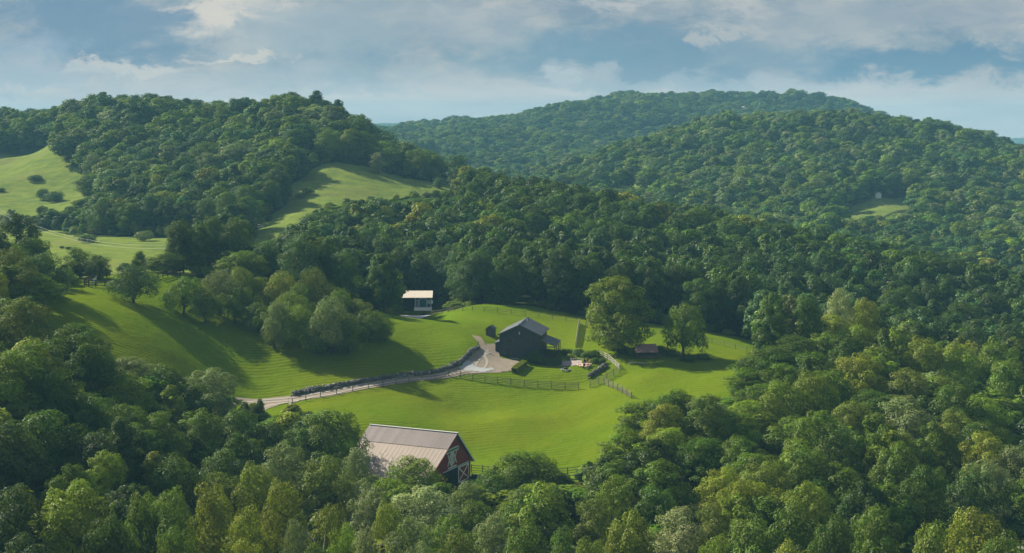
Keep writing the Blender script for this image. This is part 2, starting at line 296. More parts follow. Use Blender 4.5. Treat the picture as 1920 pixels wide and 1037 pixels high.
M = dict(
    ground=ground_mat(), bark=mat("bark", (.065, .052, .040), .9, .4, 3), deadbark=mat("grey_dead_bark", (.17, .15, .13), .9, .3, 3),
    paleb=mat("pale_bark", (.16, .15, .12), .9, .3, 3),
    gravel=mat("gravel", (.235, .19, .145), .95, .35, .9, bump=.5), dust=mat("pale_stone_dust", (.33, .34, .34), .9, .12, 1.5),
    verge=mat("bare_earth", (.20, .16, .10), .95, .3, 1.2), rut=mat("worn_track", (.34, .30, .26), .95, .25, 1.2),
    stone=mat("field_stone", (.105, .10, .095), .9, .7, .9, bump=.5), stonel=mat("pale_field_stone", (.26, .245, .22), .9, .5, 1.2, bump=.4), patio=mat("patio_paving", (.30, .24, .235), .9, .2, 2), patiob=mat("brick_paving", (.52, .36, .27), .9, .2, 2),
    siding=mat("charcoal_siding", (.045, .053, .065), .7, .12, 1), trimd=mat("dark_trim", (.075, .08, .09), .6, .1, 1), glass=mat("dark_glass", (.012, .018, .024), .12, .1, 1, spec=.6),
    porchwood=mat("porch_wood", (.075, .055, .042), .8, .2, 2), fence_d=mat("weathered_fence", (.16, .145, .115), .9, .3, 2), fence_b=mat("dark_brown_fence", (.060, .034, .026), .85, .3, 2),
    fence_w=mat("silver_fence", (.40, .37, .31), .85, .2, 2), white=mat("white_paint", (.74, .74, .72), .6, .05, 2), foundation=mat("concrete", (.28, .27, .26), .9, .1, 2),
    teal=mat("teal_paint", (.012, .085, .105), .6, .1, 1), navy=mat("slate_blue_siding", (.075, .075, .115), .7, .12, 1), dkteal=mat("dark_teal_wall", (.012, .035, .038), .7, .15, 1), concrete=mat("pale_apron", (.44, .43, .48), .9, .1, 1),
    lilac=mat("pale_concrete", (.62, .60, .62), .9, .08, 1), redpaint=mat("barn_red", (.23, .030, .022), .8, .25, 2), blackness=mat("barn_interior_shade", (.012, .011, .012), .9, .2, 1),  # blackness: shade of the barn interior painted as near-black
    blue=mat("blue_paint", (.02, .03, .16), .5, .1, 2), frameblue=mat("pale_blue_trim", (.50, .62, .70), .6, .05, 2), rust=mat("rusty_roof", (.26, .155, .135), .8, .35, .8), graywood=mat("grey_boards", (.09, .075, .065), .9, .3, 2),
    cream=mat("cream_paint", (.62, .54, .40), .7, .05, 1), black=mat("black_iron", (.012, .012, .014), .6, .1, 3), wire=mat("cable", (.25, .25, .24), .6, .05, 1), orange=mat("terracotta", (.45, .16, .07), .8, .1, 3))

def metal_roof(name, col, pitch_=0.45, rough=.45, seam=.35, var=.12, axis=0):
    """sheet metal with standing seams every pitch_ metres along the roof, in object space"""
    m = bpy.data.materials.new(name); m.use_nodes = True; t = NT(m.node_tree); b = t.n['Principled BSDF']
    tcn = t.new('ShaderNodeTexCoord'); s = t.new('ShaderNodeSeparateXYZ'); t.link(tcn.outputs['Object'], s.inputs[0])
    fr = t.math('FRACT', t.math('DIVIDE', s.outputs[axis], pitch_)); tri = t.math('ABSOLUTE', t.math('SUBTRACT', fr, .5))
    sm = t.ramp(tri, [(.40, 0.0), (.48, 1.0)])
    sheet = t.new('ShaderNodeTexWhiteNoise', noise_dimensions='1D'); t.link(t.math('FLOOR', t.math('DIVIDE', s.outputs[axis], pitch_*2)), sheet.inputs['W'])
    nz = t.noise(tcn.outputs['Object'], .6, 5, .6)
    mixf = t.math('ADD', t.math('MULTIPLY', sheet.outputs[0], .5), t.math('MULTIPLY', nz, .6))
    cc = t.mix(mixf, tuple(v*(1-var) for v in col), tuple(v*(1+var) for v in col))
    cc = t.mix(t.math('MULTIPLY', sm, seam), cc, tuple(v*.55 for v in col))
    t.link(cc, b.inputs['Base Color']); b.inputs['Roughness'].default_value = rough; b.inputs['Specular IOR Level'].default_value = .4
    bp = t.new('ShaderNodeBump', i_Strength=.7, i_Distance=.05); t.link(sm, bp.inputs['Height']); t.link(bp.outputs[0], b.inputs['Normal'])
    return m
M['roof_house'] = metal_roof("grey_metal_roof", (.058, .064, .078), .45, .42, axis=1)
M['roof_barn1'] = metal_roof("brown_grey_metal_roof", (.16, .125, .12), .45, .5, .6, .30)
M['roof_barn2'] = metal_roof("tan_metal_roof", (.30, .235, .19), .8, .6, .35, .16)
M['roof_garage'] = metal_roof("cream_metal_roof", (.72, .62, .50), .5, .5, .4, .06)

# ------------------------------------------------------------------ object helpers
def tag(o, label=None, cat=None, group=None, kind=None):
    if label: o['label'] = label
    if cat: o['category'] = cat
    if group: o['group'] = group
    if kind: o['kind'] = kind
    return o
def mesh_from(name, V, Fc, materials, midx=None, smooth=False):
    me = bpy.data.meshes.new(name); V = np.asarray(V, np.float32)
    if isinstance(Fc, np.ndarray):
        n, k_ = Fc.shape
        me.vertices.add(len(V)); me.vertices.foreach_set('co', V.ravel())
        me.loops.add(n*k_); me.loops.foreach_set('vertex_index', Fc.ravel().astype(np.int32))
        me.polygons.add(n); me.polygons.foreach_set('loop_start', np.arange(n, dtype=np.int32)*k_)
        me.update(calc_edges=True)
    else: me.from_pydata([tuple(map(float, v)) for v in V], [], Fc); me.update()
    for m_ in materials if isinstance(materials, (list, tuple)) else [materials]: me.materials.append(m_)
    if midx is not None: me.polygons.foreach_set('material_index', np.asarray(midx, np.int32))
    me.polygons.foreach_set('use_smooth', np.full(len(me.polygons), smooth))
    return me
def link(name, me, parent=None, loc=None, rz=0, scale=None):
    o = bpy.data.objects.new(name, me); COL.objects.link(o)
    if parent: o.parent = parent
    if loc is not None: o.location = loc
    if rz: o.rotation_euler[2] = rz
    if scale is not None: o.scale = scale
    return o
def empty(name, loc=(0, 0, 0), rz=0): 
    o = link(name, None, None, loc, rz); o.empty_display_size = .5; return o
class MB:
    def __init__(s): s.v = []; s.f = []
    def quad(s, *p): b = len(s.v); s.v += [tuple(q) for q in p]; s.f.append(tuple(range(b, b+len(p)))); return s
    def box(s, x0, x1, y0, y1, z0, z1):
        b = len(s.v); s.v += [(x, y, z) for z in (z0, z1) for y in (y0, y1) for x in (x0, x1)]
        s.f += [tuple(b+i for i in q) for q in ((0,2,3,1),(4,5,7,6),(0,1,5,4),(2,6,7,3),(0,4,6,2),(1,3,7,5))]; return s
    def beam(s, a, b_, w_, h_=None):
        """rectangular bar from a to b_"""
        h_ = h_ or w_; a = np.array(a, float); b_ = np.array(b_, float); d = b_-a; d /= (np.linalg.norm(d)+1e-9)
        r = np.cross(d, (0, 0, 1)); 
        if np.linalg.norm(r) < 1e-4: r = np.array((1., 0, 0))
        r /= np.linalg.norm(r); u = np.cross(r, d); b0 = len(s.v)
        for p in (a, b_):
            for i, j in ((-1,-1),(1,-1),(1,1),(-1,1)): s.v.append(tuple(p + r*i*w_/2 + u*j*h_/2))
        s.f += [tuple(b0+i for i in q) for q in ((0,3,2,1),(4,5,6,7),(0,1,5,4),(1,2,6,5),(2,3,7,6),(3,0,4,7))]; return s
    def tube(s, pts, rad, n=6):
        pts = [np.array(p, float) for p in pts]; b0 = len(s.v)
        for i, p in enumerate(pts):
            d = pts[min(i+1, len(pts)-1)]-pts[max(i-1, 0)]; d /= (np.linalg.norm(d)+1e-9)
            r = np.cross(d, (0.3, 0.9, .1)); r /= (np.linalg.norm(r)+1e-9); u = np.cross(d, r)
            for k_ in range(n): a = 2*pi*k_/n; s.v.append(tuple(p + (r*cos(a)+u*sin(a))*rad[i]))
        for i in range(len(pts)-1):
            for k_ in range(n): s.f.append((b0+i*n+k_, b0+i*n+(k_+1) % n, b0+(i+1)*n+(k_+1) % n, b0+(i+1)*n+k_))
        s.f.append(tuple(b0+(len(pts)-1)*n+k_ for k_ in range(n))); return s
    def slab(s, poly_, th):
        """thick sheet from a 3D outline, thickness downwards"""
        b = len(s.v); n = len(poly_); s.v += [tuple(p) for p in poly_] + [(p[0], p[1], p[2]-th) for p in poly_]
        s.f.append(tuple(range(b, b+n))); s.f.append(tuple(range(b+2*n-1, b+n-1, -1)))
        s.f += [(b+i, b+n+i, b+n+(i+1) % n, b+(i+1) % n) for i in range(n)]; return s
    def prism(s, prof, y0, y1):
        """x-z profile pushed from y0 to y1"""
        b = len(s.v); n = len(prof); s.v += [(x, y0, z) for x, z in prof] + [(x, y1, z) for x, z in prof]
        s.f.append(tuple(range(b, b+n))); s.f.append(tuple(range(b+2*n-1, b+n-1, -1)))
        s.f += [(b+i, b+n+i, b+n+(i+1) % n, b+(i+1) % n) for i in range(n)]; return s
    def rock(s, c_, r, sz, rr):
        """lumpy stone"""
        b = len(s.v); n1_, n2_ = 6, 4
        for j in range(n2_+1):
            th = pi*j/n2_
            for i in range(n1_):
                a = 2*pi*i/n1_; k_ = r*(1+rr.uniform(-.25, .25))
                s.v.append((c_[0]+k_*sz[0]*sin(th)*cos(a), c_[1]+k_*sz[1]*sin(th)*sin(a), c_[2]+k_*sz[2]*cos(th)))
        for j in range(n2_):
            for i in range(n1_): s.f.append((b+j*n1_+i, b+(j+1)*n1_+i, b+(j+1)*n1_+(i+1) % n1_, b+j*n1_+(i+1) % n1_))
        return s
    def build(s, name, m_, parent=None, loc=None, rz=0, smooth=False):
        me = bpy.data.meshes.new(name); me.from_pydata(s.v, [], s.f); me.update(); me.materials.append(m_)
        if smooth: me.polygons.foreach_set('use_smooth', [True]*len(me.polygons))
        return link(name, me, parent, loc, rz)

# ------------------------------------------------------------------ the ground sheet
nr, nc = gu.shape
Vg = np.stack([gx.ravel(), gY.ravel(), gz.ravel()], 1)
idx = np.arange(nr*nc).reshape(nr, nc)
Fg = np.stack([idx[:-1, :-1].ravel(), idx[:-1, 1:].ravel(), idx[1:, 1:].ravel(), idx[1:, :-1].ravel()], 1)
me = mesh_from("ground", Vg, Fg, M['ground'], smooth=True)
ca = me.attributes.new('cover', 'FLOAT_COLOR', 'POINT'); ca.data.foreach_set('color', cover.reshape(-1, 4).ravel())
tag(link("ground", me), kind='structure')

# ------------------------------------------------------------------ drive, gravel yard, paving
def resample(pts, step):
    pts = np.array(pts, float); d = np.r_[0, np.cumsum(np.linalg.norm(np.diff(pts, axis=0), axis=1))]
    n = max(2, int(d[-1]/step)+1); t_ = np.linspace(0, d[-1], n)
    q = np.stack([np.interp(t_, d, pts[:, 0]), np.interp(t_, d, pts[:, 1])], 1)
    for _ in range(3): q[1:-1] = (q[:-2]+2*q[1:-1]+q[2:])/4
    return q
def strip(name, pts, width, m_, off=.06, seed=1, jag=.3):
    q = resample(pts, .8); t_ = np.gradient(q, axis=0); t_ /= np.linalg.norm(t_, axis=1)[:, None]; nrm = np.stack([-t_[:, 1], t_[:, 0]], 1)
    r = np.random.default_rng(seed); nv = 7; V = []
    wj1 = np.convolve(r.normal(0, jag, len(q)+4), np.ones(5)/5, 'valid'); wj2 = np.convolve(r.normal(0, jag, len(q)+4), np.ones(5)/5, 'valid')
    for i in range(len(q)):
        wd = width[0] + (width[1]-width[0])*i/(len(q)-1) if isinstance(width, tuple) else width
        for k_ in range(nv):
            f_ = k_/(nv-1); s_ = -(wd/2+wj1[i])*(1-f_) + (wd/2+wj2[i])*f_
            p = q[i]+nrm[i]*s_; V.append((p[0], p[1], g1(p[0], p[1])+off))
    ii = np.arange(len(q)*nv).reshape(len(q), nv)
    Fc = np.stack([ii[:-1, :-1].ravel(), ii[:-1, 1:].ravel(), ii[1:, 1:].ravel(), ii[1:, :-1].ravel()], 1)
    o = link(name, mesh_from(name, V, Fc, m_, smooth=True)); return o
def patch(name, outline, m_, off=.06, step=.5):
    """sheet draped over the ground inside an outline given on the plan"""
    P_ = np.array(outline); x0, y0 = P_.min(0)-step; x1, y1 = P_.max(0)+step
    xs = np.arange(x0, x1+step, step); ys = np.arange(y0, y1+step, step); X2, Y2 = np.meshgrid(xs, ys)
    Z2 = ground(X2.ravel(), Y2.ravel()).reshape(X2.shape)+off
    ii = np.arange(X2.size).reshape(X2.shape); cx, cy = (X2[:-1, :-1]+step/2), (Y2[:-1, :-1]+step/2)
    ok = inside(P_, cx + fnoise(cx, cy, 4, 2)*.25, cy + fnoise(cx, cy, 4, 4)*.25)
    Fc = np.stack([ii[:-1, :-1][ok], ii[:-1, 1:][ok], ii[1:, 1:][ok], ii[1:, :-1][ok]], 1)
    V = np.stack([X2.ravel(), Y2.ravel(), Z2.ravel()], 1)
    used = np.unique(Fc); mp_ = np.zeros(len(V), int); mp_[used] = np.arange(len(used))
    return link(name, mesh_from(name, V[used], mp_[Fc], m_, smooth=True))
road = [hp(*p) for p in [(395,748),(440,751),(500,753),(560,748),(620,738),(700,722),(780,708),(850,699),(895,690)]]
tag(strip("gravel_drive", road, (3.1, 3.9), M['gravel'], .07, 2), kind='structure')
fork = [hp(*p) for p in [(560,750),(520,757),(490,766),(478,776),(474,790)]]
tag(strip("gravel_track", fork, 2.8, M['gravel'], .074, 5), kind='structure')
for nm, pts_, wd, sd_ in (("wheel_rut", [hp(*p) for p in [(440,753),(500,756),(560,751),(620,741),(700,725),(780,711),(850,702),(890,692)]], .55, 3), ("wheel_rut", [hp(*p) for p in [(420,750),(500,751),(560,746),(620,736),(700,720),(780,706),(850,697)]], .5, 4), ("wheel_rut", [hp(*p) for p in [(560,752),(515,760),(488,768)]], .5, 6),
                           ("wheel_rut", [hp(*p) for p in [(905,697),(912,688),(915,678),(906,668),(915,658)]], .6, 8), ("wheel_rut", [hp(*p) for p in [(890,694),(892,684),(903,672),(918,662)]], .5, 9)):
    tag(strip(nm, pts_, wd, M['rut'], .135, sd_, .1), kind='structure')
yard = [hp(*p) for p in [(858,694),(872,680),(885,668),(900,655),(915,646),(934,644),(938,672),(975,678),(985,682),(972,690),(965,697),(930,700),(895,702),(860,702)]]
tag(patch("gravel_yard", yard, M['gravel'], .10), kind='structure')
tag(patch("pale_gravel", [hp(*p) for p in [(860,693),(872,681),(884,677),(888,686),(900,692),(925,691),(930,696),(905,700),(880,698)]], M['dust'], .16, .4), kind='structure')
tag(patch("patio", [hp(*p) for p in [(1052,678),(1090,676),(1095,686),(1050,688)]], M['patio'], .10, .4), kind='structure')
tag(patch("brick_terrace", [hp(*p) for p in [(1082,684),(1108,682),(1106,690),(1085,689)]], M['patiob'], .15, .3), kind='structure')
tag(strip("path", [hp(908,655), hp(900,640), hp(893,630)], 2.0, M['verge'], .05, 11), kind='structure')

# ------------------------------------------------------------------ dark house
def window(parent, x, y, z, w_, h_, axis='x', frame=.09, m_=None, sill=False):
    """window part > frame, pane standing proud of a wall; axis = the wall's run"""
    b = MB()
    for (a0, a1, c0, c1) in ((-w_/2-frame, w_/2+frame, h_/2, h_/2+frame), (-w_/2-frame, w_/2+frame, -h_/2-frame, -h_/2), (-w_/2-frame, -w_/2, -h_/2, h_/2), (w_/2, w_/2+frame, -h_/2, h_/2), (-.03, .03, -h_/2, h_/2)):
        if axis == 'x': b.box(x+a0, x+a1, y-.09, y-.003, z+c0, z+c1)
        else: b.box(x+.003, x+.09, y+a0, y+a1, z+c0, z+c1)
    o = b.build('window', m_ or M['trimd'], parent)
    p = MB()
    if axis == 'x': p.box(x-w_/2, x+w_/2, y-.035, y-.005, z-h_/2, z+h_/2)
    else: p.box(x+.005, x+.035, y-w_/2, y+w_/2, z-h_/2, z+h_/2)
    p.build('pane', M['glass'], o); return o
hx, hy = PX(974, 330); hz0 = CAMZ - (674-HOR)/F*329.5
house = tag(empty('farmhouse', (hx, hy, hz0), -radians(9)), 'charcoal two-storey gabled house with grey metal roof beside the gravel yard', 'house')
HW, HL, HE, HR = 4.5, 12.0, 5.35, 7.55
def boards(mb, x0, x1, yf, z0, z1): pass
MB().prism([(-HW, .25), (HW, .25), (HW, HE), (0, HR-.12), (-HW, HE)], 0, HL).build('wall', M['siding'], house)
MB().box(-HW-.05, HW+.05, -.05, HL+.05, -2.0, .249).build('foundation', M['foundation'], house)
b = MB()
for i in range(-9, 10):
    x = i*.47
    b.box(x-.03, x+.03, -.03, -.002, .25, HR-.2 - abs(x)*(HR-HE)/HW-.12)
b.build('batten', M['siding'], house)
def gable_roof(parent, name, W_, y0, y1, zE, zR, ov, m_, th=.16):
    s_ = (zR-zE)/W_; e = zE - s_*ov
    o = MB().prism([(-W_-ov, e), (0, zR), (W_+ov, e), (W_+ov, e+th), (0, zR+th), (-W_-ov, e+th)], y0, y1).build(name, m_, parent); return o
rf = gable_roof(house, 'roof', HW, -.45, HL+.45, HE, HR, .45, M['roof_house'])
MB().box(-.16, .16, -.46, HL+.46, HR+.13, HR+.22).build('ridge_cap', M['roof_house'], rf)
MB().tube([(-.5, 2.2, HR-.1), (-.5, 2.2, HR+.45)], [.09, .09], 8).build('vent_pipe', M['white'], rf)
MB().tube([(.6, 7.6, HR-.2), (.6, 7.6, HR+.35)], [.09, .09], 8).build('vent_pipe', M['white'], rf)
tr = MB()
for sg in (-1, 1): tr.beam((sg*(HW+.45), -.47, HE-.1), (0, -.47, HR+.02), .06, .24)
tr.build('barge_board', M['trimd'], house)
window(house, -2.2, 0, 3.95, 1.0, 1.15); window(house, 1.75, 0, 3.9, 1.0, 1.3)
window(house, -2.5, 0, 1.5, .9, 1.7); window(house, HW, 2.4, 4.6, .8, .7, 'y'); window(house, HW, 6.5, 4.6, .8, .7, 'y')
window(house, HW, 3.4, 1.4, 1.1, 1.2, 'y'); dr = window(house, HW, 7.4, 1.25, 1.0, 1.9, 'y'); dr.name = 'door'
b = MB(); b.tube([(0, -.09, 5.55), (0, -.16, 5.75), (0, -.09, 6.0)], [.06, .17, .05], 8); b.box(-.04, .04, -.09, -.03, 5.4, 6.1); b.build('gable_lamp', M['white'], house)
# porch on the right-hand side
po = MB(); px1 = HW+3.3
po.slab([(HW+.0, 2.0, 3.9), (px1, 2.0, 2.75), (px1, 11.6, 2.75), (HW+.0, 11.6, 3.9)], .13)
MB_p = po.build('porch_roof', M['roof_house'], house)
for y in (2.2, 5.2, 8.3, 11.4): MB().beam((px1-.2, y, -.6), (px1-.2, y, 2.68), .2).build('porch_post', M['porchwood'], house)
MB().box(HW+.06, px1, 2.0, 11.6, -.6, .12).build('porch_floor', M['porchwood'], house)
MB().beam((px1-.2, 2.1, 2.55), (px1-.2, 11.5, 2.55), .16, .18).build('porch_beam', M['porchwood'], house)
MB().beam((HW+.1, 2.08, 2.5), (px1-.1, 2.08, 2.5), .1, .2).build('porch_beam', M['porchwood'], house)
b = MB(); b.beam((px1-.2, 2.3, .95), (px1-.2, 11.3, .95), .07); b.beam((px1-.2, 2.3, .3), (px1-.2, 11.3, .3), .05)
for i in range(30): y = 2.4+i*.305; b.box(px1-.22, px1-.18, y-.02, y+.02, .3, .95)
b.build('railing', M['porchwood'], house)
MB().tube([(HW+1.7, 2.02, 2.2), (HW+1.7, 1.9, 2.35), (HW+1.7, 1.96, 2.5)], [.06, .14, .05], 8).build('porch_lamp', M['white'], house)
# lean-to on the left-hand side
MB().prism([(-HW-1.25, .0), (-HW-.003, .0), (-HW-.003, 3.4), (-HW-1.25, 3.1)], 2.0, 6.5).build('side_annex', M['siding'], house)
MB().slab([(-HW-1.5, 1.75, 3.2), (-HW-.004, 1.75, 3.62), (-HW-.004, 6.8, 3.62), (-HW-1.5, 6.8, 3.2)], .1).build('annex_roof', M['roof_house'], house)
MB().box(HW-2.0, HW+.0, -.045, -.031, .3, .5).build('wall_ledge', M['foundation'], house)

# small outhouse behind
x, y, z = hit(918, 631)
oh = tag(empty('outhouse', (x, y, z), -radians(14)), 'tiny dark wooden outhouse standing on the grass left of the charcoal house', 'outhouse')
MB().prism([(-.9, -.3), (.9, -.3), (.9, 1.75), (0, 2.35), (-.9, 1.75)], 0, 2.2).build('wall', M['graywood'], oh)
gable_roof(oh, 'roof', .9, -.2, 2.4, 1.72, 2.38, .22, M['roof_house'], .08)
MB().box(-.35, .35, -.04, -.003, -.1, 1.6).build('door', M['trimd'], oh)

# run-in shed
x, y, z = hit(1213, 672)
sh = tag(empty('field_shed', (x, y, z), radians(3)), 'low open-fronted shed with rusty pink roof under the large field tree', 'shed')
b = MB(); b.box(-2.25, 2.25, 1.9, 2.0, -.5, 2.05); b.box(-2.25, -2.15, .1, 1.9, -.5, 1.7); b.box(2.15, 2.25, .1, 1.9, -.5, 1.7); b.build('wall', M['graywood'], sh)
MB().slab([(-2.5, -.35, 1.35), (2.5, -.35, 1.35), (2.35, 2.5, 2.75), (-2.35, 2.5, 2.75)], .07).build('roof', M['rust'], sh)
for xx in (-2.2, 0, 2.2): MB().beam((xx, .0, -.5), (xx, .0, 1.42), .13).build('post', M['graywood'], sh)
MB().box(-2.14, 2.14, .05, .1, -.4, .7).build('front_board', M['graywood'], sh)

# ------------------------------------------------------------------ garage with arched door
gX, gYy = PX(793, 396); gz0 = CAMZ - (576-HOR)/F*396
ga = tag(empty('carriage_garage', (gX, gYy, gz0), radians(1.5)), 'cream-roofed outbuilding with teal arched door, half hidden behind a tree at the wood edge', 'garage')
ga.scale = (1, 1, .8)
# local x: right end of the front at +3.9, wing to the left
b = MB(); b.box(-2.0, 2.15, 0, 5.5, -1.0, 3.45); b.build('wall', M['navy'], ga)
MB().box(-9.0, -2.003, 1.6, 5.4, -1.0, 3.3).build('wing_wall', M['dkteal'], ga)
MB().slab([(-9.5, -.6, 3.25), (2.55, -.6, 3.25), (2.55, 2.75, 5.1), (-9.5, 2.75, 5.1)], .12).build('front_roof', M['roof_garage'], ga)
MB().slab([(-9.5, 6.1, 3.25), (-9.5, 2.753, 5.1), (2.55, 2.753, 5.1), (2.55, 6.1, 3.25)], .12).build('rear_roof', M['roof_garage'], ga)
MB().quad((2.15, .001, 3.45), (2.15, 5.5, 3.45), (2.15, 2.75, 4.95)).build('gable', M['navy'], ga)
def arch(x0, x1, z0, z1, rise, n=10):
    p = [(x0, z0), (x1, z0)]
    for i in range(n+1): a = pi*i/n; p.append(((x0+x1)/2+(x1-x0)/2*cos(a), z1-rise+rise*sin(a)))
    return p
MB().prism(arch(-.95, .95, .1, 2.85, .55), -.05, -.003).build('arched_door', M['teal'], ga)
b = MB(); o_, i_ = arch(-1.08, 1.08, .1, 3.0, .62), arch(-.95, .95, .1, 2.85, .55)
o_, i_ = [o_[0]]+o_[:1:-1]+[o_[1]], [i_[0]]+i_[:1:-1]+[i_[1]]
for q in range(len(o_)-1):
    b.quad((o_[q][0], -.08, o_[q][1]), (i_[q][0], -.08, i_[q][1]), (i_[q+1][0], -.08, i_[q+1][1]), (o_[q+1][0], -.08, o_[q+1][1]))
    b.quad((i_[q][0], -.08, i_[q][1]), (i_[q][0], -.003, i_[q][1]), (i_[q+1][0], -.003, i_[q+1][1]), (i_[q+1][0], -.08, i_[q+1][1]))
    b.quad((o_[q][0], -.08, o_[q][1]), (o_[q+1][0], -.08, o_[q+1][1]), (o_[q+1][0], -.003, o_[q+1][1]), (o_[q][0], -.003, o_[q][1]))
b.build('door_arch', M['frameblue'], ga)
window(ga, 1.58, 0, 1.75, .35, .75, 'x', .12, M['white'])
sd_ = window(ga, -1.55, 0, 1.3, .5, 1.9, 'x', .08, M['frameblue'])
MB().box(2.06, 2.2, -.05, -.003, 0, 3.2).build('corner_board', M['frameblue'], ga); MB().box(-2.12, -2.0, -.05, -.003, 0, 3.2).build('corner_board', M['frameblue'], ga)
MB().prism([(2.4+.28*cos(a), 1.7+.7*sin(a)) for a in [2*pi*i/12 for i in range(12)]], -.02, .04).build('oval_sign', M['frameblue'], ga)
MB().box(-2.3, 2.4, -1.6, -.06, -.9, .06).build('apron', M['lilac'], ga)
tag(patch("paved_forecourt", [PX(735,396), PX(790,396.5), PX(812,393), PX(800,386), PX(780,380), PX(765,374), PX(745,372), PX(730,378)], M['concrete'], .10, .5), kind='structure')
x, y, z = hit(793, 585, 360, 400)
b = MB(); b.rock((0, 0, .25), .5, (1.6, .9, .7), rng); tag(b.build('boulder', M['black'], None, (x, y, z)), 'dark low boulder at the edge of the garage forecourt', 'boulder')

# ------------------------------------------------------------------ red barn (saltbox): local x along the ridge towards the front gable, y away from the camera
BK = .955
rdir = np.array((1, -.46)); rdir /= np.linalg.norm(rdir)
bx0, by0 = PX(857, 256); bz0 = CAMZ - (897-HOR)/F*261.2
barn = tag(empty('red_barn', (bx0, by0, bz0), math.atan2(rdir[1], rdir[0])), 'long dark red barn with brown and tan metal roof, white crossed door and gable emblem', 'barn')
AP = CAMZ - (812-HOR)/F*256 - bz0               # apex height
WR, WL, BL = 6.1, 10.9, 16.9
ER = AP-5.75; EL_ = AP-5.85; 
prof = [(-WL+.5, -1.2), (WR-.3, -1.2), (WR-.3, ER+.1), (0, AP-.25), (-WL+.5, EL_+.12)]   # (y, z)
def yz_prism(mb, pf, x0, x1):
    b_ = len(mb.v); n = len(pf); mb.v += [(x0, p[0], p[1]) for p in pf]+[(x1, p[0], p[1]) for p in pf]
    mb.f.append(tuple(range(b_, b_+n))); mb.f.append(tuple(range(b_+2*n-1, b_+n-1, -1)))
    mb.f += [(b_+i, b_+n+i, b_+n+(i+1) % n, b_+(i+1) % n) for i in range(n)]; return mb
yz_prism(MB(), prof, -BL, -.3).build('wall', M['redpaint'], barn)
b = MB()
for i in range(42):
    yy = -WL+.8 + i*.4
    if yy > WR-.5: break
    top = AP-.35 - (abs(yy)*5.75/WR if yy > 0 else abs(yy)*5.85/WL)
    lo = 3.0 if (-4.6 < yy < .75) else -1
    b.box(-.3, -.28, yy-.02, yy+.02, lo, top)
b.build('batten', M['redpaint'], barn)
def pt(s_, x): # point on the near slope s_ metres from the ridge
    return (x, -s_, AP - 5.85*s_/WL)
brk = 3.75
MB().slab([pt(0, -BL-.3), pt(brk, -BL-.3), pt(brk, .15), pt(0, .15)], .12).build('upper_roof', M['roof_barn1'], barn)
low = [list(pt(brk-.05, -BL-.3)), list(pt(WL+.4, -BL-.3)), list(pt(WL+.4, .15)), list(pt(brk-.05, .15))]
for p in low: p[2] -= .07
MB().slab(low, .1).build('lower_roof', M['roof_barn2'], barn)
MB().slab([(-BL-.3, .003, AP), (.15, .003, AP), (.15, WR+.45, ER-.35), (-BL-.3, WR+.45, ER-.35)], .12).build('far_roof', M['roof_barn1'], barn)
MB().box(-BL-.35, .2, -.14, .14, AP+.02, AP+.1).build('ridge_cap', M['white'], barn)
b = MB(); b.beam((.19, 0, AP-.12), (.19, WR+.45, ER-.45), .06, .24); b.build('barge_board', M['frameblue'], barn)
b = MB(); b.beam((.19, -.03, AP-.16), (.19, -WL-.4, EL_-.38), .05, .12); b.build('barge_board', M['redpaint'], barn)
FX = -.298
def fr(mb, y0, z0, y1, z1, w_=.16, x=FX+.05): return mb.beam((x, y0, z0), (x, y1, z1), .07, w_)
# loft window: long, framed in pale blue
b = MB(); ly0, ly1, lz0, lz1 = -3.4, .9, AP-2.95, AP-2.4
for a in ((ly0, lz0, ly1, lz0), (ly0, lz1, ly1, lz1), (ly0, lz0-.1, ly0, lz1+.1), (ly1, lz0-.1, ly1, lz1+.1)): fr(b, *a, .2)
lw = b.build('loft_window', M['frameblue'], barn); MB().box(FX, FX+.03, ly0, ly1, lz0, lz1).build('pane', M['glass'], lw)
# emblem: X I X strokes above a short bar, under the loft window
def stroke(mb, y0, z0, y1, z1, w_=.18): mb.beam((FX+.06, y0, z0), (FX+.06, y1, z1), .05, w_)
ez = AP-3.25; b = MB()
stroke(b, -2.9, ez, -2.0, ez-1.75, .22); stroke(b, -1.95, ez, -3.0, ez-1.95, .18)
stroke(b, -1.45, ez-.05, -1.45, ez-2.05, .40); stroke(b, -.95, ez-.05, -1.0, ez-1.65, .16); stroke(b, -1.95, ez-.2, -1.9, ez-2.0, .14)
stroke(b, -.85, ez, .25, ez-1.85, .22); stroke(b, .35, ez+.3, -.85, ez-1.95, .16)
stroke(b, -1.9, ez-.05, -.9, ez+.1, .16); stroke(b, -1.9, ez-1.75, -1.0, ez-1.6, .14)
b.build('gable_emblem', M['white'], barn)
b = MB(); stroke(b, -2.9, ez-2.3, .2, ez-2.3, .22); stroke(b, -1.45, ez-2.1, -1.45, ez-2.3, .3); b.build('emblem_bar', M['white'], barn)
MB().box(FX, FX+.04, -4.6, .75, -.2, 2.95).build('doorway_shade', M['blackness'], barn)  # black sheet on the closed wall, shade of the doorway put into its colour
MB().beam((FX+.1, -4.8, 3.15), (FX+.1, 4.9, 3.15), .08, .14).build('door_rail', M['frameblue'], barn)
dp = MB().box(FX+.06, FX+.14, .7, 4.8, .2, 3.0).build('sliding_door', M['redpaint'], barn)
b = MB()
for a in ((.7, .3, 4.8, .3), (.7, 2.9, 4.8, 2.9), (.8, .2, .8, 3.0), (4.7, .2, 4.7, 3.0), (.9, .4, 4.6, 2.8), (.9, 2.8, 4.6, .4)): b.beam((FX+.17, a[0], a[1]), (FX+.17, a[2], a[3]), .05, .2)
b.build('cross_brace', M['white'], dp)
for i in range(6): MB().beam((-2-i*3.2, -WL+.45, -1.2), (-2-i*3.2, -WL+.45, EL_+.05), .2).build('post', M['graywood'], barn)
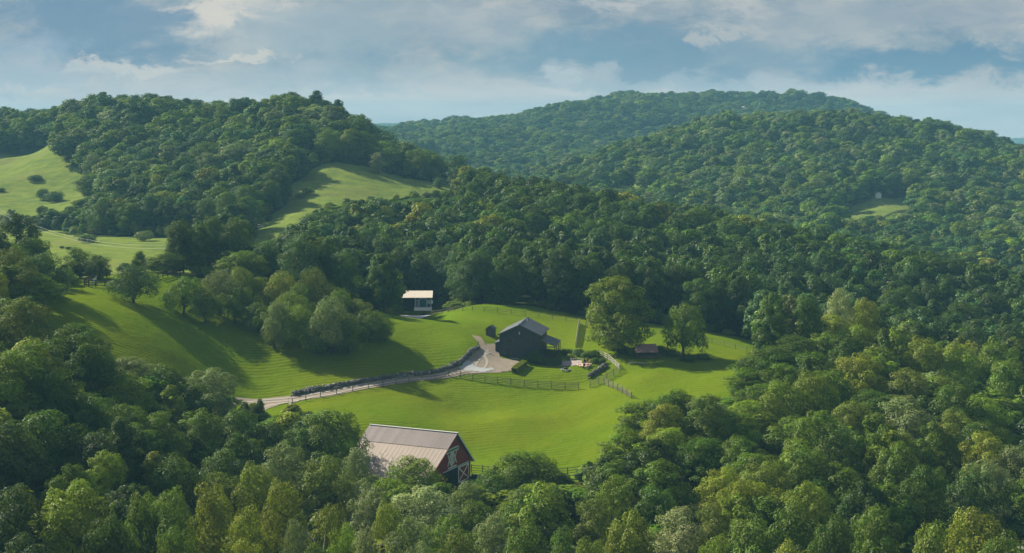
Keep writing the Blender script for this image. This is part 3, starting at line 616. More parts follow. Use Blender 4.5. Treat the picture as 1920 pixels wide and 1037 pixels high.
MB().box(-BL+.3, -1, -WL+.47, -WL+.498, .2, EL_-.1).build('side_opening_shade', M['blackness'], barn)  # dark sheet painting the shade beneath the eave onto the wall
# tractor by the barn door
def l2w(o, x, y, z=0): 
    a = o.rotation_euler[2]; return (o.location[0]+x*cos(a)-y*sin(a), o.location[1]+x*sin(a)+y*cos(a), o.location[2]+z)
tx, ty, _ = l2w(barn, 1.6, 4.2); tz = g1(tx, ty)
trac = tag(empty('garden_tractor', (tx, ty, tz), math.atan2(rdir[1], rdir[0])+.3), 'small blue garden tractor parked before the crossed barn door', 'tractor')
b = MB(); b.box(-.2, 1.1, -.3, .3, .55, 1.05); b.box(-.9, -.15, -.35, .35, .45, .75); b.build('body', M['blue'], trac)
b = MB(); b.box(-.75, -.3, -.25, .25, .8, .92); b.box(-.8, -.7, -.25, .25, .9, 1.3); b.build('seat', M['black'], trac)
def wheel(mb, x, y, z, r, w_, n=14):
    for k_ in range(n):
        a0, a1 = 2*pi*k_/n, 2*pi*(k_+1)/n; p = [(x+r*cos(a), z+r*sin(a)) for a in (a0, a1)]
        mb.quad((p[0][0], y-w_/2, p[0][1]), (p[1][0], y-w_/2, p[1][1]), (p[1][0], y+w_/2, p[1][1]), (p[0][0], y+w_/2, p[0][1]))
        for yy in (y-w_/2, y+w_/2): mb.quad((x, yy, z), (p[0][0], yy, p[0][1]), (p[1][0], yy, p[1][1]))
    return mb
for xx, r in ((-.55, .5), (.8, .33)):
    for yy in (-.5, .5): wheel(MB(), xx, yy, r, r, .22).build('wheel', M['black'], trac)
MB().tube([(.0, 0, 1.0), (-.2, 0, 1.25)], [.03, .03]).build('steering_column', M['black'], trac)

# ------------------------------------------------------------------ fences
def fence(name, label, pts, m_, h_=1.25, rails=3, gap=2.5, post=.13, rail=.10, group=None, railth=.05):
    q = resample(pts, gap); f_ = tag(empty(name, (q[0][0], q[0][1], g1(*q[0]))), label, 'fence', group)
    ox, oy, oz = f_.location; zz = ground(q[:, 0], q[:, 1])
    for i in range(len(q)):
        x_, y_ = q[i]; MB().beam((0, 0, -.4), (0, 0, h_+.12), post).build('post', m_, f_, (x_-ox, y_-oy, zz[i]-oz))
    for i in range(len(q)-1):
        b_ = MB()
        for r in range(rails):
            zr = h_*(r+1)/rails - .08; b_.beam((q[i][0]-ox, q[i][1]-oy, zz[i]-oz+zr), (q[i+1][0]-ox, q[i+1][1]-oy, zz[i+1]-oz+zr), railth, rail)
        b_.build('rail_panel', m_, f_)
    return f_
def wirefence(name, label, pts, m_, h_=1.2, gap=4.0):
    return fence(name, label, pts, m_, h_, 3, gap, .14, .035, None, .035)
wirefence('post_fence', 'line of dark posts with thin rails between the gravel drive and the barn meadow', [hp(*p) for p in [(548,760),(562,752),(600,744),(660,736),(720,726),(780,715),(841,707)]], M['fence_d'], 1.25, 3.2)
fence('drive_corner_fence', 'short pale rail fence turning downhill at the drive fork', [hp(*p) for p in [(541,758),(547,770),(556,777)]], M['fence_w'], 1.1, 3, 2.4)
fence('paddock_fence', 'weathered rail fence below the house lawn, from the yard to mid meadow', [hp(*p) for p in [(841,706),(875,710),(900,717),(950,722),(1000,727),(1040,728),(1085,730)]], M['fence_d'], 1.35, 4, 2.7)
fence('corner_paddock_fence', 'weathered rail fence curving up right of the small stone wall', [hp(*p) for p in [(1106,728),(1122,724),(1136,716),(1150,708),(1162,699)]], M['fence_d'], 1.45, 4, 2.0)
fence('split_rail_fence', 'sunlit silvery rail fence snaking from the garden shrubs down the slope', [hp(*p) for p in [(1122,668),(1134,670),(1142,677),(1152,685),(1162,695)]], M['fence_w'], 1.25, 3, 1.9, .16, .14)
fence('sloping_fence', 'weathered rail fence running down right towards the foreground trees', [hp(*p) for p in [(1133,722),(1150,729),(1170,739),(1184,748)]], M['fence_d'], 1.35, 4, 2.2)
fence('rear_meadow_fence', 'thin dark fence arching across the meadow behind the house', [hp(*p) for p in [(790,592),(830,588),(870,586),(920,587),(970,590),(1030,598),(1086,607)]], M['fence_d'], 1.1, 2, 3.5, .12, .07)
fence('garden_fence', 'pale narrow fence running uphill between the house and the big field tree', [hp(*p) for p in [(1079,652),(1081,640),(1083,625),(1086,608)]], M['fence_w'], 1.3, 4, 2.4, .16, .2)
fence('far_meadow_fence', 'thin dark fence crossing the far meadow right of the two field trees', [hp(*p) for p in [(1225,626),(1290,634),(1330,642),(1400,660)]], M['fence_d'], 1.1, 2, 3.5, .12, .06)
fence('barn_fence', 'dark rail fence running right from the barn behind the foreground trees', [hp(*p) for p in [(884,886),(905,890),(950,893),(1000,893),(1050,892),(1092,888)]], M['fence_d'], 1.3, 3, 2.6, .17, .11)
fence('hilltop_fence', 'dark brown board fence beside a white panel on the left hilltop', [hp(*p) for p in [(232,538),(190,539),(148,538)]]+[PX(172,350), PX(200,360)], M['fence_b'], 1.5, 3, 2.4, .2, .2)
fence('orchard_fence', 'dark brown board fence glimpsed between the orchard trees', [PX(296,360), PX(318,366), PX(345,376)], M['fence_b'], 1.5, 3, 2.4, .2, .2)
x, y = PX(177, 346); z = g1(x, y)
pn = tag(empty('marker_board', (x, y, z)), 'upright white slanted-top panel standing inside the hilltop fence', 'panel')
MB().prism([(-.42, 0), (.36, 0), (.42, 2.0), (.1, 1.45), (-.42, 1.2)], 0, .12).build('white_face', M['white'], pn)
MB().beam((.36, .16, -.3), (.36, .16, 1.7), .1).build('support', M['white'], pn)
x, y, z = hit(897, 653); tag(MB().beam((0, 0, -.3), (0, 0, 1.5), .16).build('gate_post', M['fence_d'], None, (x, y, z)), 'lone dark post at the upper end of the drystone wall', 'post')

# ------------------------------------------------------------------ stone walls
def stonewall(name, label, pts, n, hgt, wid, seed, m_):
    r = np.random.default_rng(seed); q = resample(pts, .3); o0 = q[0]; b_ = MB(); bl = MB()
    for i in range(n):
        t_ = r.uniform(0, len(q)-1); k_ = int(t_); p = q[k_]; off = r.normal(0, wid/2); lvl = r.uniform(0, hgt)
        x_, y_ = p[0]+off*.7, p[1]+off; z_ = g1(x_, y_)+lvl; s_ = r.uniform(.22, .5)
        (bl if r.uniform() < .12 else b_).rock((x_-o0[0], y_-o0[1], z_-g1(*o0)), s_, (1.2, .9, .65), r)
    b_.v += bl.v and []; me_n = len(b_.f); base_n = len(b_.v); b_.v += bl.v; b_.f += [tuple(v+base_n for v in f) for f in bl.f]
    o = b_.build(name, m_, None, (o0[0], o0[1], g1(*o0))); o.data.materials.append(M['stonel'])
    for p in o.data.polygons: p.material_index = 1 if p.index >= me_n else 0
    return tag(o, label, 'stone wall')
stonewall('drystone_wall', 'long tumbled grey stone wall along the upper side of the gravel drive', [hp(*p) for p in [(552,742),(590,733),(640,726),(700,716),(760,706),(820,699),(850,690),(868,680),(880,667),(893,655)]], 900, .75, .9, 4, M['stone'])
stonewall('garden_stone_wall', 'short curved stone wall below the patio shrubs', [hp(*p) for p in [(1106,708),(1116,702),(1127,694),(1136,687)]], 120, .7, .35, 6, M['stone'])

# ------------------------------------------------------------------ leaf clump meshes
def crown_mesh(name, seed, nleaf, leaf, R=4.0, H=9.0, z0=4.0, nl=34, shape='round', lobe=(.26, .42), mat_=None, jn=.36):
    """many small leaf faces in clumps (lobes) spread through a crown from z0 to z0+H with greatest radius R"""
    r = np.random.default_rng(seed)
    lc, lr = [], []
    lean = r.normal(0, .06, 2)
    for i in range(nl):
        t_ = (i+.5)/nl
        if shape == 'cone': prof = (1-t_)**.75*.95+.05
        elif shape == 'tall': prof = math.sin(pi*min(1, t_*.86+.14))**.55
        elif shape == 'flat': prof = math.sqrt(max(.02, 1-(t_)**2.6))*(.75+.25*min(1, t_*4))
        else: prof = math.sqrt(max(.03, 1-((t_-.42)/.60)**2))
        a = i*2.399 + r.uniform(-.5, .5); rad = R*prof*r.uniform(.55, .92)*(1 if i % 4 else .35)
        lr_ = R*r.uniform(*lobe)*(0.75 if shape in ('cone', 'tall') else 1)*(.8+.3*prof)
        lc.append((rad*cos(a)+lean[0]*t_*H, rad*sin(a)+lean[1]*t_*H, z0 + lr_*.6 + t_*(H-lr_*1.3))); lr.append(lr_)
    lc, lr = np.array(lc), np.array(lr)
    wts = lr**2; wts /= wts.sum()
    li = r.choice(nl, nleaf*2, p=wts)
    d = r.normal(size=(nleaf*2, 3)); d /= np.linalg.norm(d, axis=1)[:, None]
    sub = r.normal(size=(nl, 9, 3)); sub /= np.linalg.norm(sub, axis=2)[:, :, None]          # twig tufts on each clump
    dots = np.einsum('nkj,nj->nk', sub[li], d); tuft = np.clip(dots.max(1), 0, 1)**3
    rr = lr[li]*(.62+.56*tuft + r.normal(0, .07, nleaf*2)); rr *= np.where(r.uniform(size=nleaf*2) < .12, r.uniform(.4, .9, nleaf*2), 1)
    p = lc[li] + d*rr[:, None]*np.array((1, 1, .82))
    # drop those buried inside other clumps
    keep = np.ones(len(p), bool)
    for k_ in range(nl):
        dd = np.linalg.norm((p-lc[k_])/np.array((1, 1, .82)), axis=1); keep &= ~((dd < lr[k_]*.62) & (li != k_))
    low_ = (d[:, 2] < -.35) & (r.uniform(size=len(p)) < .5); keep &= ~low_
    p, d, tuft, li = p[keep][:nleaf], d[keep][:nleaf], tuft[keep][:nleaf], li[keep][:nleaf]; n = len(p)
    cen = np.array((0, 0, z0+H*.35)); out = p-cen; out /= np.linalg.norm(out, axis=1)[:, None]
    nn = d*1.0 + out*.55 + np.array((0, 0, .3)) + r.normal(0, jn, (n, 3)); nn /= np.linalg.norm(nn, axis=1)[:, None]
    a1 = np.cross(nn, r.normal(size=(n, 3))); a1 /= np.linalg.norm(a1, axis=1)[:, None]; a2 = np.cross(nn, a1)
    s_ = leaf*r.uniform(.55, 1.15, n)
    q = [(-.5, 0), (0, -.33), (.55, 0), (0, .33)]
    V = np.stack([p + a1*(c0*s_)[:, None] + a2*(c1*s_)[:, None] + nn*(0 if j % 2 else -.10*s_[:, None]) for j, (c0, c1) in enumerate(q)], 1).reshape(-1, 3)
    Fc = np.arange(n*4).reshape(n, 4)
    me_ = mesh_from(name, V, Fc, mat_ or LEAF)
    lobe_rnd = r.uniform(size=nl)[li]
    colr = np.ones((n, 4, 4), np.float32); colr[:, :, 0] = np.clip(r.uniform(size=n)*.5+lobe_rnd*.5, 0, 1)[:, None]; colr[:, :, 1] = (r.uniform(size=n)*.45 + lobe_rnd*.55)[:, None]
    at = me_.attributes.new('leaf', 'FLOAT_COLOR', 'POINT'); at.data.foreach_set('color', colr.ravel())
    return me_
def limb_mesh(name, seed, H=9.0, spread=2.6, z0=3.0, r0=.28, n=7, m_=None, twigs=0, fork=False):
    r = random.Random(seed); b_ = MB(); top = z0+H*.7
    pts_ = [(0, 0, -.6), (0.02, 0, .2), (r.uniform(-.15, .15), r.uniform(-.15, .15), z0), (r.uniform(-.4, .4), r.uniform(-.4, .4), (z0+top)/2), (r.uniform(-.4, .4), r.uniform(-.4, .4), top)]
    b_.tube(pts_, [r0*1.5, r0*1.1, r0*.8, r0*.5, r0*.12], 7)
    for i in range(n):
        a = i*2.4+r.uniform(-.4, .4); zb = z0*(.75 if fork else 1) + (top-z0)*i/n*.8; L = spread*r.uniform(.7, 1.15)*(1-.4*i/n)
        rise = r.uniform(.5, 1.1)*L*(.8 if fork else 1)
        p0 = (0, 0, zb); p1 = (L*.45*cos(a), L*.45*sin(a), zb+rise*.6); p2 = (L*cos(a+.2), L*sin(a+.2), zb+rise*1.25)
        b_.tube([p0, p1, p2], [r0*.5, r0*.3, r0*.06], 5)
        for k_ in range(twigs):
            f_ = r.uniform(.3, 1); s_ = tuple(p1[j]+(p2[j]-p1[j])*f_ for j in range(3)); aa = a+r.uniform(-1.4, 1.4); l2 = r.uniform(.6, 1.6)
            e = (s_[0]+l2*cos(aa), s_[1]+l2*sin(aa), s_[2]+l2*r.uniform(.3, 1.1)); b_.tube([s_, e], [.05, .015], 3)
            for _ in range(2):
                ab = aa+r.uniform(-.8, .8); b_.tube([e, (e[0]+.6*cos(ab), e[1]+.6*sin(ab), e[2]+r.uniform(.1, .7))], [.02, .01], 3)
    me_ = bpy.data.meshes.new(name); me_.from_pydata(b_.v, [], b_.f); me_.update(); me_.materials.append(m_ or M['bark']); return me_
# prototypes are 13 m tall and 8 m wide before scaling
shapes = ['round', 'round', 'tall', 'round', 'tall', 'round', 'cone', 'round', 'tall', 'round']
CROWN = [crown_mesh('crown', 100+i, 15000, .30, 4.0, 10.6, 2.4, 30+3*(i % 5), sh_, (.22, .40)) for i, sh_ in enumerate(shapes)]
FINE = [crown_mesh('crown', 300+i, 15000, .26, 4.0, 10.6, 2.4, 46, 'round', (.18, .32)) for i in range(3)]
FLAT = [crown_mesh('crown', 200+i, 12000, .27, 5.0, 6.7, .7, 26, 'flat', (.19, .33)) for i in range(3)]
BIG = crown_mesh('crown', 250, 30000, .27, 4.2, 12.4, .6, 70, 'round', (.19, .31))     # spreading orchard crowns 7.3 m tall, 9.2 m wide
TRUNK = [limb_mesh('trunk', 10+i) for i in range(4)]
TRUNKF = [limb_mesh('trunk', 30+i, 5, 3.4, 1.7, .30, 8, None, 0, True) for i in range(3)]
LOWC = [crown_mesh('crown', 270+i, 13000, .30, 4.0, 12.4, .3, 30, 'round', (.26, .42)) for i in range(2)]
BUSH = [crown_mesh('foliage', 400+i, 2600, .16, 1.0, 1.7, .05, 16, 'round', (.35, .5)) for i in range(3)]

TONE = {'D': (.052, .120, .008), 'M': (.096, .182, .010), 'B': (.155, .250, .013), 'Y': (.200, .258, .014), 'O': (.125, .172, .018), 'S': (.170, .235, .072), 'T': (.052, .128, .032), 'P': (.250, .310, .110), 'K': (.034, .078, .012)}
TWORD = {'D': 'dark green', 'M': 'mid green', 'B': 'bright green', 'Y': 'yellow-green', 'O': 'olive green', 'S': 'grey-green', 'T': 'blue-green', 'P': 'pale silvery', 'K': 'very dark'}
def jit(c_, r, a=.16): f_ = 1+r.normal(0, a*.8); return tuple(max(.004, v*f_*(1+r.normal(0, a*.22))) for v in c_)

TREES = []      # dicts: x y z w h tone kind vis label
def add(x, y, w_, h_, tone, kind='wood', hand=None, z=None, mesh=None):
    TREES.append(dict(x=x, y=y, z=g1(x, y) if z is None else z, w=w_, h=h_, tone=tone, kind=kind, hand=hand, mesh=mesh))
def top(px, ty, wpx, Y, tone, kind='wood', hand=None, mesh=None, minh=5.0, maxh=22):
    if Y < 320 and kind == 'wood': wpx *= 1.1
    """tree whose crown top shows at photo pixel (px, ty) at distance Y"""
    x, y = PX(px, Y); z = g1(x, y); zt = CAMZ-(ty-HOR)/F*Y; h_ = min(maxh, max(minh, zt-z)); add(x, y, wpx*Y/F, h_, tone, kind, hand, z, mesh)
# hand-placed foreground crowns (px, top, width, distance, tone)
for a in [(38,556,110,262,'O'),(128,605,130,256,'D'),(175,640,95,250,'D'),(62,640,135,236,'M'),(10,655,110,228,'M'),(242,668,95,262,'S'),(318,684,100,266,'D'),(275,700,90,258,'M'),(395,690,95,276,'S'),(350,720,90,262,'D'),
          (195,845,90,208,'B'),(232,758,95,236,'M'),(160,735,110,228,'D'),(90,770,130,215,'D'),(20,790,120,205,'K'),(300,770,90,236,'M'),(375,765,90,246,'M'),(440,768,80,256,'D'),(500,790,80,256,'D'),(620,765,125,252,'M'),(560,800,80,250,'D'),
          (128,903,125,186,'B'),(35,905,110,183,'K'),(600,850,95,224,'O'),(470,868,90,212,'Y'),(530,830,90,228,'S'),(420,840,90,222,'D'),(340,850,95,214,'D'),(265,918,80,192,'M'),(330,915,85,190,'M'),(395,900,85,198,'Y'),(520,900,85,202,'Y'),
          (662,838,70,236,'S'),(800,905,130,220,'P'),(880,900,70,226,'S'),(700,915,90,214,'S'),(545,970,75,184,'S'),(690,985,80,182,'P'),(470,950,85,188,'Y'),(610,940,85,196,'Y'),(640,975,70,186,'B'),(770,965,85,190,'S'),
          (978,840,115,244,'M'),(930,880,80,236,'D'),(1030,900,90,228,'B'),(1090,905,90,224,'M'),(860,990,90,184,'O'),(930,960,90,196,'S'),(1000,975,90,190,'M'),(1060,985,80,186,'D'),(720,940,70,204,'Y'),(200,960,90,182,'D'),(60,1000,100,176,'K'),
          (1215,750,95,262,'M'),(1275,732,85,258,'D'),(1325,742,90,256,'S'),(1375,770,90,252,'M'),(1180,805,95,250,'M'),(1245,800,95,242,'B'),(1310,820,95,236,'D'),(1140,860,90,240,'M'),(1420,850,100,224,'M'),(1350,872,85,218,'Y'),(1380,800,90,244,'D'),
          (1438,648,110,292,'D'),(1412,690,75,288,'M'),(1480,628,100,300,'D'),(1468,680,85,282,'M'),(1520,660,90,286,'D'),(1570,538,62,330,'P'),(1620,557,55,332,'Y'),(1515,582,60,326,'O'),(1560,588,75,324,'Y'),(1600,610,80,312,'B'),(1540,620,70,308,'B'),
          (1735,628,75,306,'Y'),(1680,610,65,318,'B'),(1790,640,75,304,'B'),(1860,640,75,308,'M'),(1900,670,80,292,'M'),(1650,650,80,296,'M'),(1700,690,90,276,'O'),(1570,690,85,274,'M'),(1625,730,95,262,'D'),(1700,740,110,252,'S'),(1790,720,95,264,'D'),
          (1280,948,110,196,'P'),(1580,868,100,222,'M'),(1500,845,95,232,'B'),(1490,780,95,250,'M'),(1560,790,90,246,'S'),(1905,835,90,232,'S'),(1645,945,95,196,'M'),(1825,950,95,192,'Y'),(1740,870,100,212,'D'),(1680,830,90,226,'M'),(1850,790,90,244,'D'),
          (1420,960,100,190,'M'),(1340,940,80,198,'O'),(1180,960,95,192,'Y'),(1230,905,85,210,'D'),(1120,930,85,206,'O'),(1500,940,95,196,'M'),(1570,970,90,188,'D'),(1740,975,90,186,'B'),(1880,1000,90,182,'M'),(1350,1000,90,180,'B'),(1100,1000,80,182,'B'),(970,1020,80,178,'Y'),
          (780,1010,80,178,'S'),(590,1015,80,178,'D'),(450,1005,90,177,'Y'),(330,985,80,182,'M'),(1430,720,95,268,'M'),(1830,880,85,214,'K'),(1490,1010,90,180,'Y'),(1650,1020,90,178,'D')]:
    top(*a)
top(783, 852, 96, 240, 'B', mesh=3)
# hillside orchard, hilltop and hedgerow trees: (px, top, width, distance, tone, kind)
for px_, ty_, w_, by_, tn_ in [(250,496,112,568,'T'),(345,518,86,590,'D'),(412,506,88,592,'S'),(530,508,88,592,'Y'),(480,520,80,588,'M'),(515,566,76,655,'S'),(562,570,82,652,'M'),(622,556,100,664,'S'),(694,580,80,642,'D'),(655,596,84,662,'D'),
          (598,600,84,664,'D'),(590,500,80,600,'O'),(560,530,80,610,'D'),(640,540,80,622,'D'),(78,475,105,562,'T'),(85,520,60,566,'D'),(385,545,74,606,'D'),(440,535,85,606,'D'),(484,566,70,625,'D'),(545,545,80,628,'M'),(722,600,34,640,'M'),(445,500,80,580,'M'),(668,560,70,620,'O')]:
    tn_ = {'D': 'M', 'T': 'D', 'M': 'B'}.get(tn_, tn_) if px_ > 260 else tn_; w_ *= .88
    xx_, yy_, zz_ = hit(px_, by_, 250, 378); top(px_, ty_, w_, yy_, tn_, 'orchard', minh=3.5)
for a in [(458,470,90,338,'M','wood'),(310,472,72,345,'D','low'),(366,446,58,352,'Y','low'),(400,436,82,356,'O','low'),(432,395,84,430,'T','wood'),
          (640,484,85,345,'M','low'),(712,490,88,356,'M','low'),(732,508,50,362,'O','low'),(585,440,85,372,'Y','wood'),(540,462,80,360,'S','wood'),(500,470,80,352,'M','wood'),(675,520,70,340,'D','low'),
          (150,460,44,330,'D','low'),(188,474,46,326,'K','low'),(52,443,70,322,'D','wood'),(30,480,85,304,'T','wood'),(8,445,70,318,'M','wood'),(10,520,75,290,'T','wood'),
          (425,470,80,345,'M','wood'),(430,500,80,338,'S','low'),(728,540,50,352,'D','low')]:
    a = (*a[:3], a[3]+(30 if a[3] < 385 and a[0] > 120 else 18 if a[3] < 385 else 0), *a[4:])
    top(*a, minh=4.0)
x, y, z = hit(1163, 660); add(x, y, 120*y/F, (660-519)*y/F, 'B', 'field', 'very large spreading tree standing in the meadow right of the house', mesh=0)
x, y, z = hit(1281, 667); add(x, y, 80*y/F, (667-570)*y/F, 'M', 'field', 'smaller round-topped tree on a forked trunk right of the rusty-roofed shed', mesh=2)
# trees and bushes on the mid-distance fields
for a in [(710,283,30,672,'P'),(824,331,24,668,'T'),(862,308,42,660,'T'),(571,283,42,690,'S'),(838,318,30,690,'D'),(795,288,40,700,'T'),(770,283,40,705,'D'),(745,300,30,690,'T')]: top(*a, kind='edge', minh=3)
# natural fill of the woods
def fill(Y0, Y1, sp, wr, hr, pal, umin=-.42, umax=.42, seed=1, jw=.45):
    r = np.random.default_rng(seed); ys = np.arange(Y0, Y1, sp)
    for j, yy in enumerate(ys):
        xs = np.arange(umin*yy, umax*yy, sp)+ (sp/2 if j % 2 else 0)
        xx = xs + r.uniform(-jw, jw, len(xs))*sp; y2 = yy + r.uniform(-jw, jw, len(xs))*sp
        zz = ground(xx, y2); bad = np.zeros(len(xx), bool)
        for P_ in (LAWN, VALLEY, UPPER, SLOPE, CLEAR1, CLEAR2, CLEAR3): bad |= inside(P_, xx, y2)
        sel = fnoise(xx, y2, 70, 21)*.6 + r.normal(0, .6, len(xx))
        for i in np.nonzero(~bad)[0]:
            k_ = min(len(pal)-1, max(0, int((sel[i]*.5+.5)*len(pal))))
            hh = r.uniform(*hr); ww = r.uniform(*wr)
            TREES.append(dict(x=xx[i], y=y2[i], z=zz[i], w=ww, h=hh, tone=pal[k_], kind='fill', hand=None, mesh=None))
NH = len(TREES)
fill(170, 345, 6.9, (6.6, 10.2), (9.5, 16), 'KDDMMMBSBOY', seed=2)
rb_ = np.random.default_rng(55)
for _ in range(60):
    x_, y_ = PX(rb_.uniform(-60, 190), rb_.uniform(560, 640)); add(x_, y_, rb_.uniform(3, 6), rb_.uniform(3, 7), rb_.choice(list('TSMS')), 'brush')
fill(345, 470, 7.0, (6.8, 10.0), (13, 17), 'KTDTDKDTDK', seed=3)  # leaf tones darkened to paint in the shade of this backlit slope
fill(470, 640, 8.0, (8.5, 12), (12, 16), 'KDTDTDDMDYMD', seed=4)  # dark tones paint the shaded slope, yellower ones the sunlit crest tops
fill(640, 1250, 10.0, (10, 15), (11, 16), 'TMTMSMTMBSTM', seed=5)
fill(1250, 2350, 13.5, (13, 19), (10, 15), 'DTMMTBMDSMT', seed=6)
for px_ in (752, 766, 779, 790, 802, 812): top(px_, 224+abs(px_-778)*.12, 20, 1380, 'T', minh=12, maxh=30)
# take out fill trees that crowd a hand-placed one, stand on the barn or block a view over open ground
# brush and saplings along the wood edges
rbx = np.random.default_rng(91)
for Y0_, Y1_, n_, sc_b in ((245, 400, 5200, 1.0), (400, 900, 9000, 1.5)):
    yb = rbx.uniform(Y0_, Y1_, n_); xb = rbx.uniform(-.36, .2, n_)*yb; allp = (LAWN, VALLEY, UPPER, SLOPE); ins = np.zeros(n_, bool); nb_ = np.zeros(n_, bool)
    for P_ in allp:
        ins |= inside(P_, xb, yb)
        for dx_, dy_ in ((4, 0), (-4, 0), (0, 4), (0, -4)): nb_ |= inside(P_, xb+dx_*sc_b, yb+dy_*sc_b)
    for i in np.nonzero(~ins & nb_)[0]: TREES.append(dict(x=xb[i], y=yb[i], z=g1(xb[i], yb[i]), w=rbx.uniform(1.6, 4)*sc_b, h=rbx.uniform(1.2, 4.2)*sc_b, tone='DMSBTYM'[rbx.integers(0, 7)], kind='brush', hand=None, mesh=None))
hand = np.array([(t['x'], t['y'], t['w']) for t in TREES[:NH]])
slopeE = None
def pxy(x, y, z): return 960+F*x/y, HOR-(z-CAMZ)/y*F
keep = TREES[:NH]
near_open = []  # (poly in photo pixels) places that stay clear in the photograph
CLEAR_PX = [
    np.array([(560,775),(640,765),(690,795),(700,830),(715,885),(890,905),(1085,900),(1110,860),(1175,800),(1190,760),(1300,735),(1390,745),(1385,700),(1425,640),(1100,598),(1000,575),(880,560),(815,560),(770,590),(760,590),(700,660),(640,670),(520,660),(380,600),(310,590),(190,560),(120,560),(90,600),(210,650),(300,690),(420,700),(440,745),(470,775)]),
    np.array([(95,445),(280,455),(300,440),(290,478),(200,500),(190,512),(100,515)]),
    np.array([(470,450),(485,400),(560,380),(600,312),(700,322),(880,358),(800,372),(660,372),(560,405),(500,450)]),
    np.array([(1582,408),(1598,386),(1640,371),(1704,372),(1706,392),(1640,404)]), np.array([(1138,350),(1150,344),(1198,343),(1200,352)]),
    np.array([(0,428),(104,430),(104,452),(60,442),(0,456)]),
    np.array([(0,288),(100,285),(120,330),(170,350),(155,392),(0,398)])]
maxE = None
for t in TREES[NH:]:
    if -24 < t['x']-gX < 8 and -5 < t['y']-gYy < 17: continue
    if t['y'] < 380 and t['kind'] != 'brush':
        d = np.hypot(hand[:, 0]-t['x'], hand[:, 1]-t['y'])
        if (d < (hand[:, 2]*.32+t['w']*.28)).any(): continue
    bl = barn.location; c_, s_ = rdir; lx = (t['x']-bl[0])*c_+(t['y']-bl[1])*s_; ly = -(t['x']-bl[0])*s_+(t['y']-bl[1])*c_
    if -BL-4 < lx < 6 and -WL-5 < ly < WR+4: continue
    if t['kind'] != 'brush' and t['y'] < 660 or (t['y'] < 1000 and abs(960+F*t['x']/t['y']-1420) < 300):
        # lower the tree until its top no longer reaches into ground seen as open
        ok = False
        for h_ in (t['h'], t['h']*.85, t['h']*.7, t['h']*.55, t['h']*.4):
            p, q = pxy(t['x'], t['y'], t['z']+h_*.97); wp = t['w']/2*F/t['y']*.8; qb = pxy(t['x'], t['y'], t['z']+h_*.4)[1]
            gx_ = np.array([p+wp*f for f in (-1, -.5, 0, .5, 1)]*4); gy_ = np.repeat([q+3, q+(qb-q)*.35, q+(qb-q)*.7, qb], 5)
            if not any(inside(P_, gx_, gy_).any() for P_ in CLEAR_PX): ok = True; break
        if not ok: continue
        t['h'] = h_
    keep.append(t)
TREES = keep
# what can be seen: front to back cover in a coarse picture, ground included
TREES.sort(key=lambda t: t['y'])
Wb, Hb = 480, 260; buf = np.zeros((Hb, Wb), bool)
colE = np.full((len(HY), 240), -9.0); uu = (np.arange(240)*8+4-960)/F
for i, yy in enumerate(HY): colE[i] = (ground(uu*yy, np.full(240, yy))-CAMZ)/yy
colE = np.maximum.accumulate(colE, 0)
for t in TREES:
    p, q = pxy(t['x'], t['y'], t['z']+t['h']); p2, q2 = pxy(t['x'], t['y'], t['z']+t['h']*.25)
    ci = int(np.clip(p/8, 0, 239)); ri = max(0, np.searchsorted(HY, t['y']-6)-1)
    te = HOR - colE[ri, ci]*F     # pixel row of the ground skyline in front
    t['gv'] = q < te + 2; t['px'], t['py'] = p, q; t['q2'] = q2
    wpx = t['w']/2*F/t['y']
    i0, i1 = int((p-wpx)/4), int((p+wpx)/4)+1; j0, j1 = int(q/4), int(min(q2, te)/4)+1
    t['vis'] = 0
    if i1 > 0 and i0 < Wb and j1 > 0 and j0 < Hb and t['gv'] and j1 > j0:
        a0, a1, b0, b1 = max(0, i0), min(Wb, i1), max(0, j0), min(Hb, j1)
        if a1 > a0 and b1 > b0:
            yy, xx = np.mgrid[b0:b1, a0:a1]; e_ = ((xx+.5)*4-p)**2/wpx**2 + (((yy+.5)*4-(q+q2)/2)/(max(4, (q2-q)/2)))**2 < 1
            t['vis'] = int((e_ & ~buf[b0:b1, a0:a1]).sum()); t['full'] = int(e_.sum()); buf[b0:b1, a0:a1] |= e_
cand = [t for t in TREES if t['vis'] > 6 and t['y'] < 720 and t['kind'] != 'brush']
cand.sort(key=lambda t: -t['vis']*(50 if t['kind'] in ('field',) else 1)*(4 if t['kind'] in ('orchard', 'edge', 'low') else 1))
IND = cand[:300]; ids = set(id(t) for t in IND)
REST = [t for t in TREES if id(t) not in ids and (t['gv'] or t['y'] < 600)]
LM = [((790, 855), 'the red barn'), ((985, 640), 'the charcoal house'), ((785, 560), 'the cream-roofed garage'), ((1163, 600), 'the large field tree'), ((480, 762), 'the drive fork'), ((177, 520), 'the hilltop panel'),
      ((1213, 661), 'the rusty-roofed shed'), ((740, 340), 'the far sloping meadow'), ((1160, 745), 'the sloping rail fence'), ((1000, 885), 'the barn fence'), ((1395, 715), 'the meadow corner'), ((660, 725), 'the stone wall'),
      ((1570, 545), 'the tall pale crown'), ((0, 1037), 'the bottom left corner'), ((1920, 1037), 'the bottom right corner'), ((1920, 740), 'the right photo edge'), ((0, 740), 'the left photo edge'),
      ((960, 1037), 'the middle of the bottom edge'), ((703, 890), 'the leafless grey tree'), ((345, 560), 'the hillside orchard'), ((1440, 1037), 'the bottom edge')]
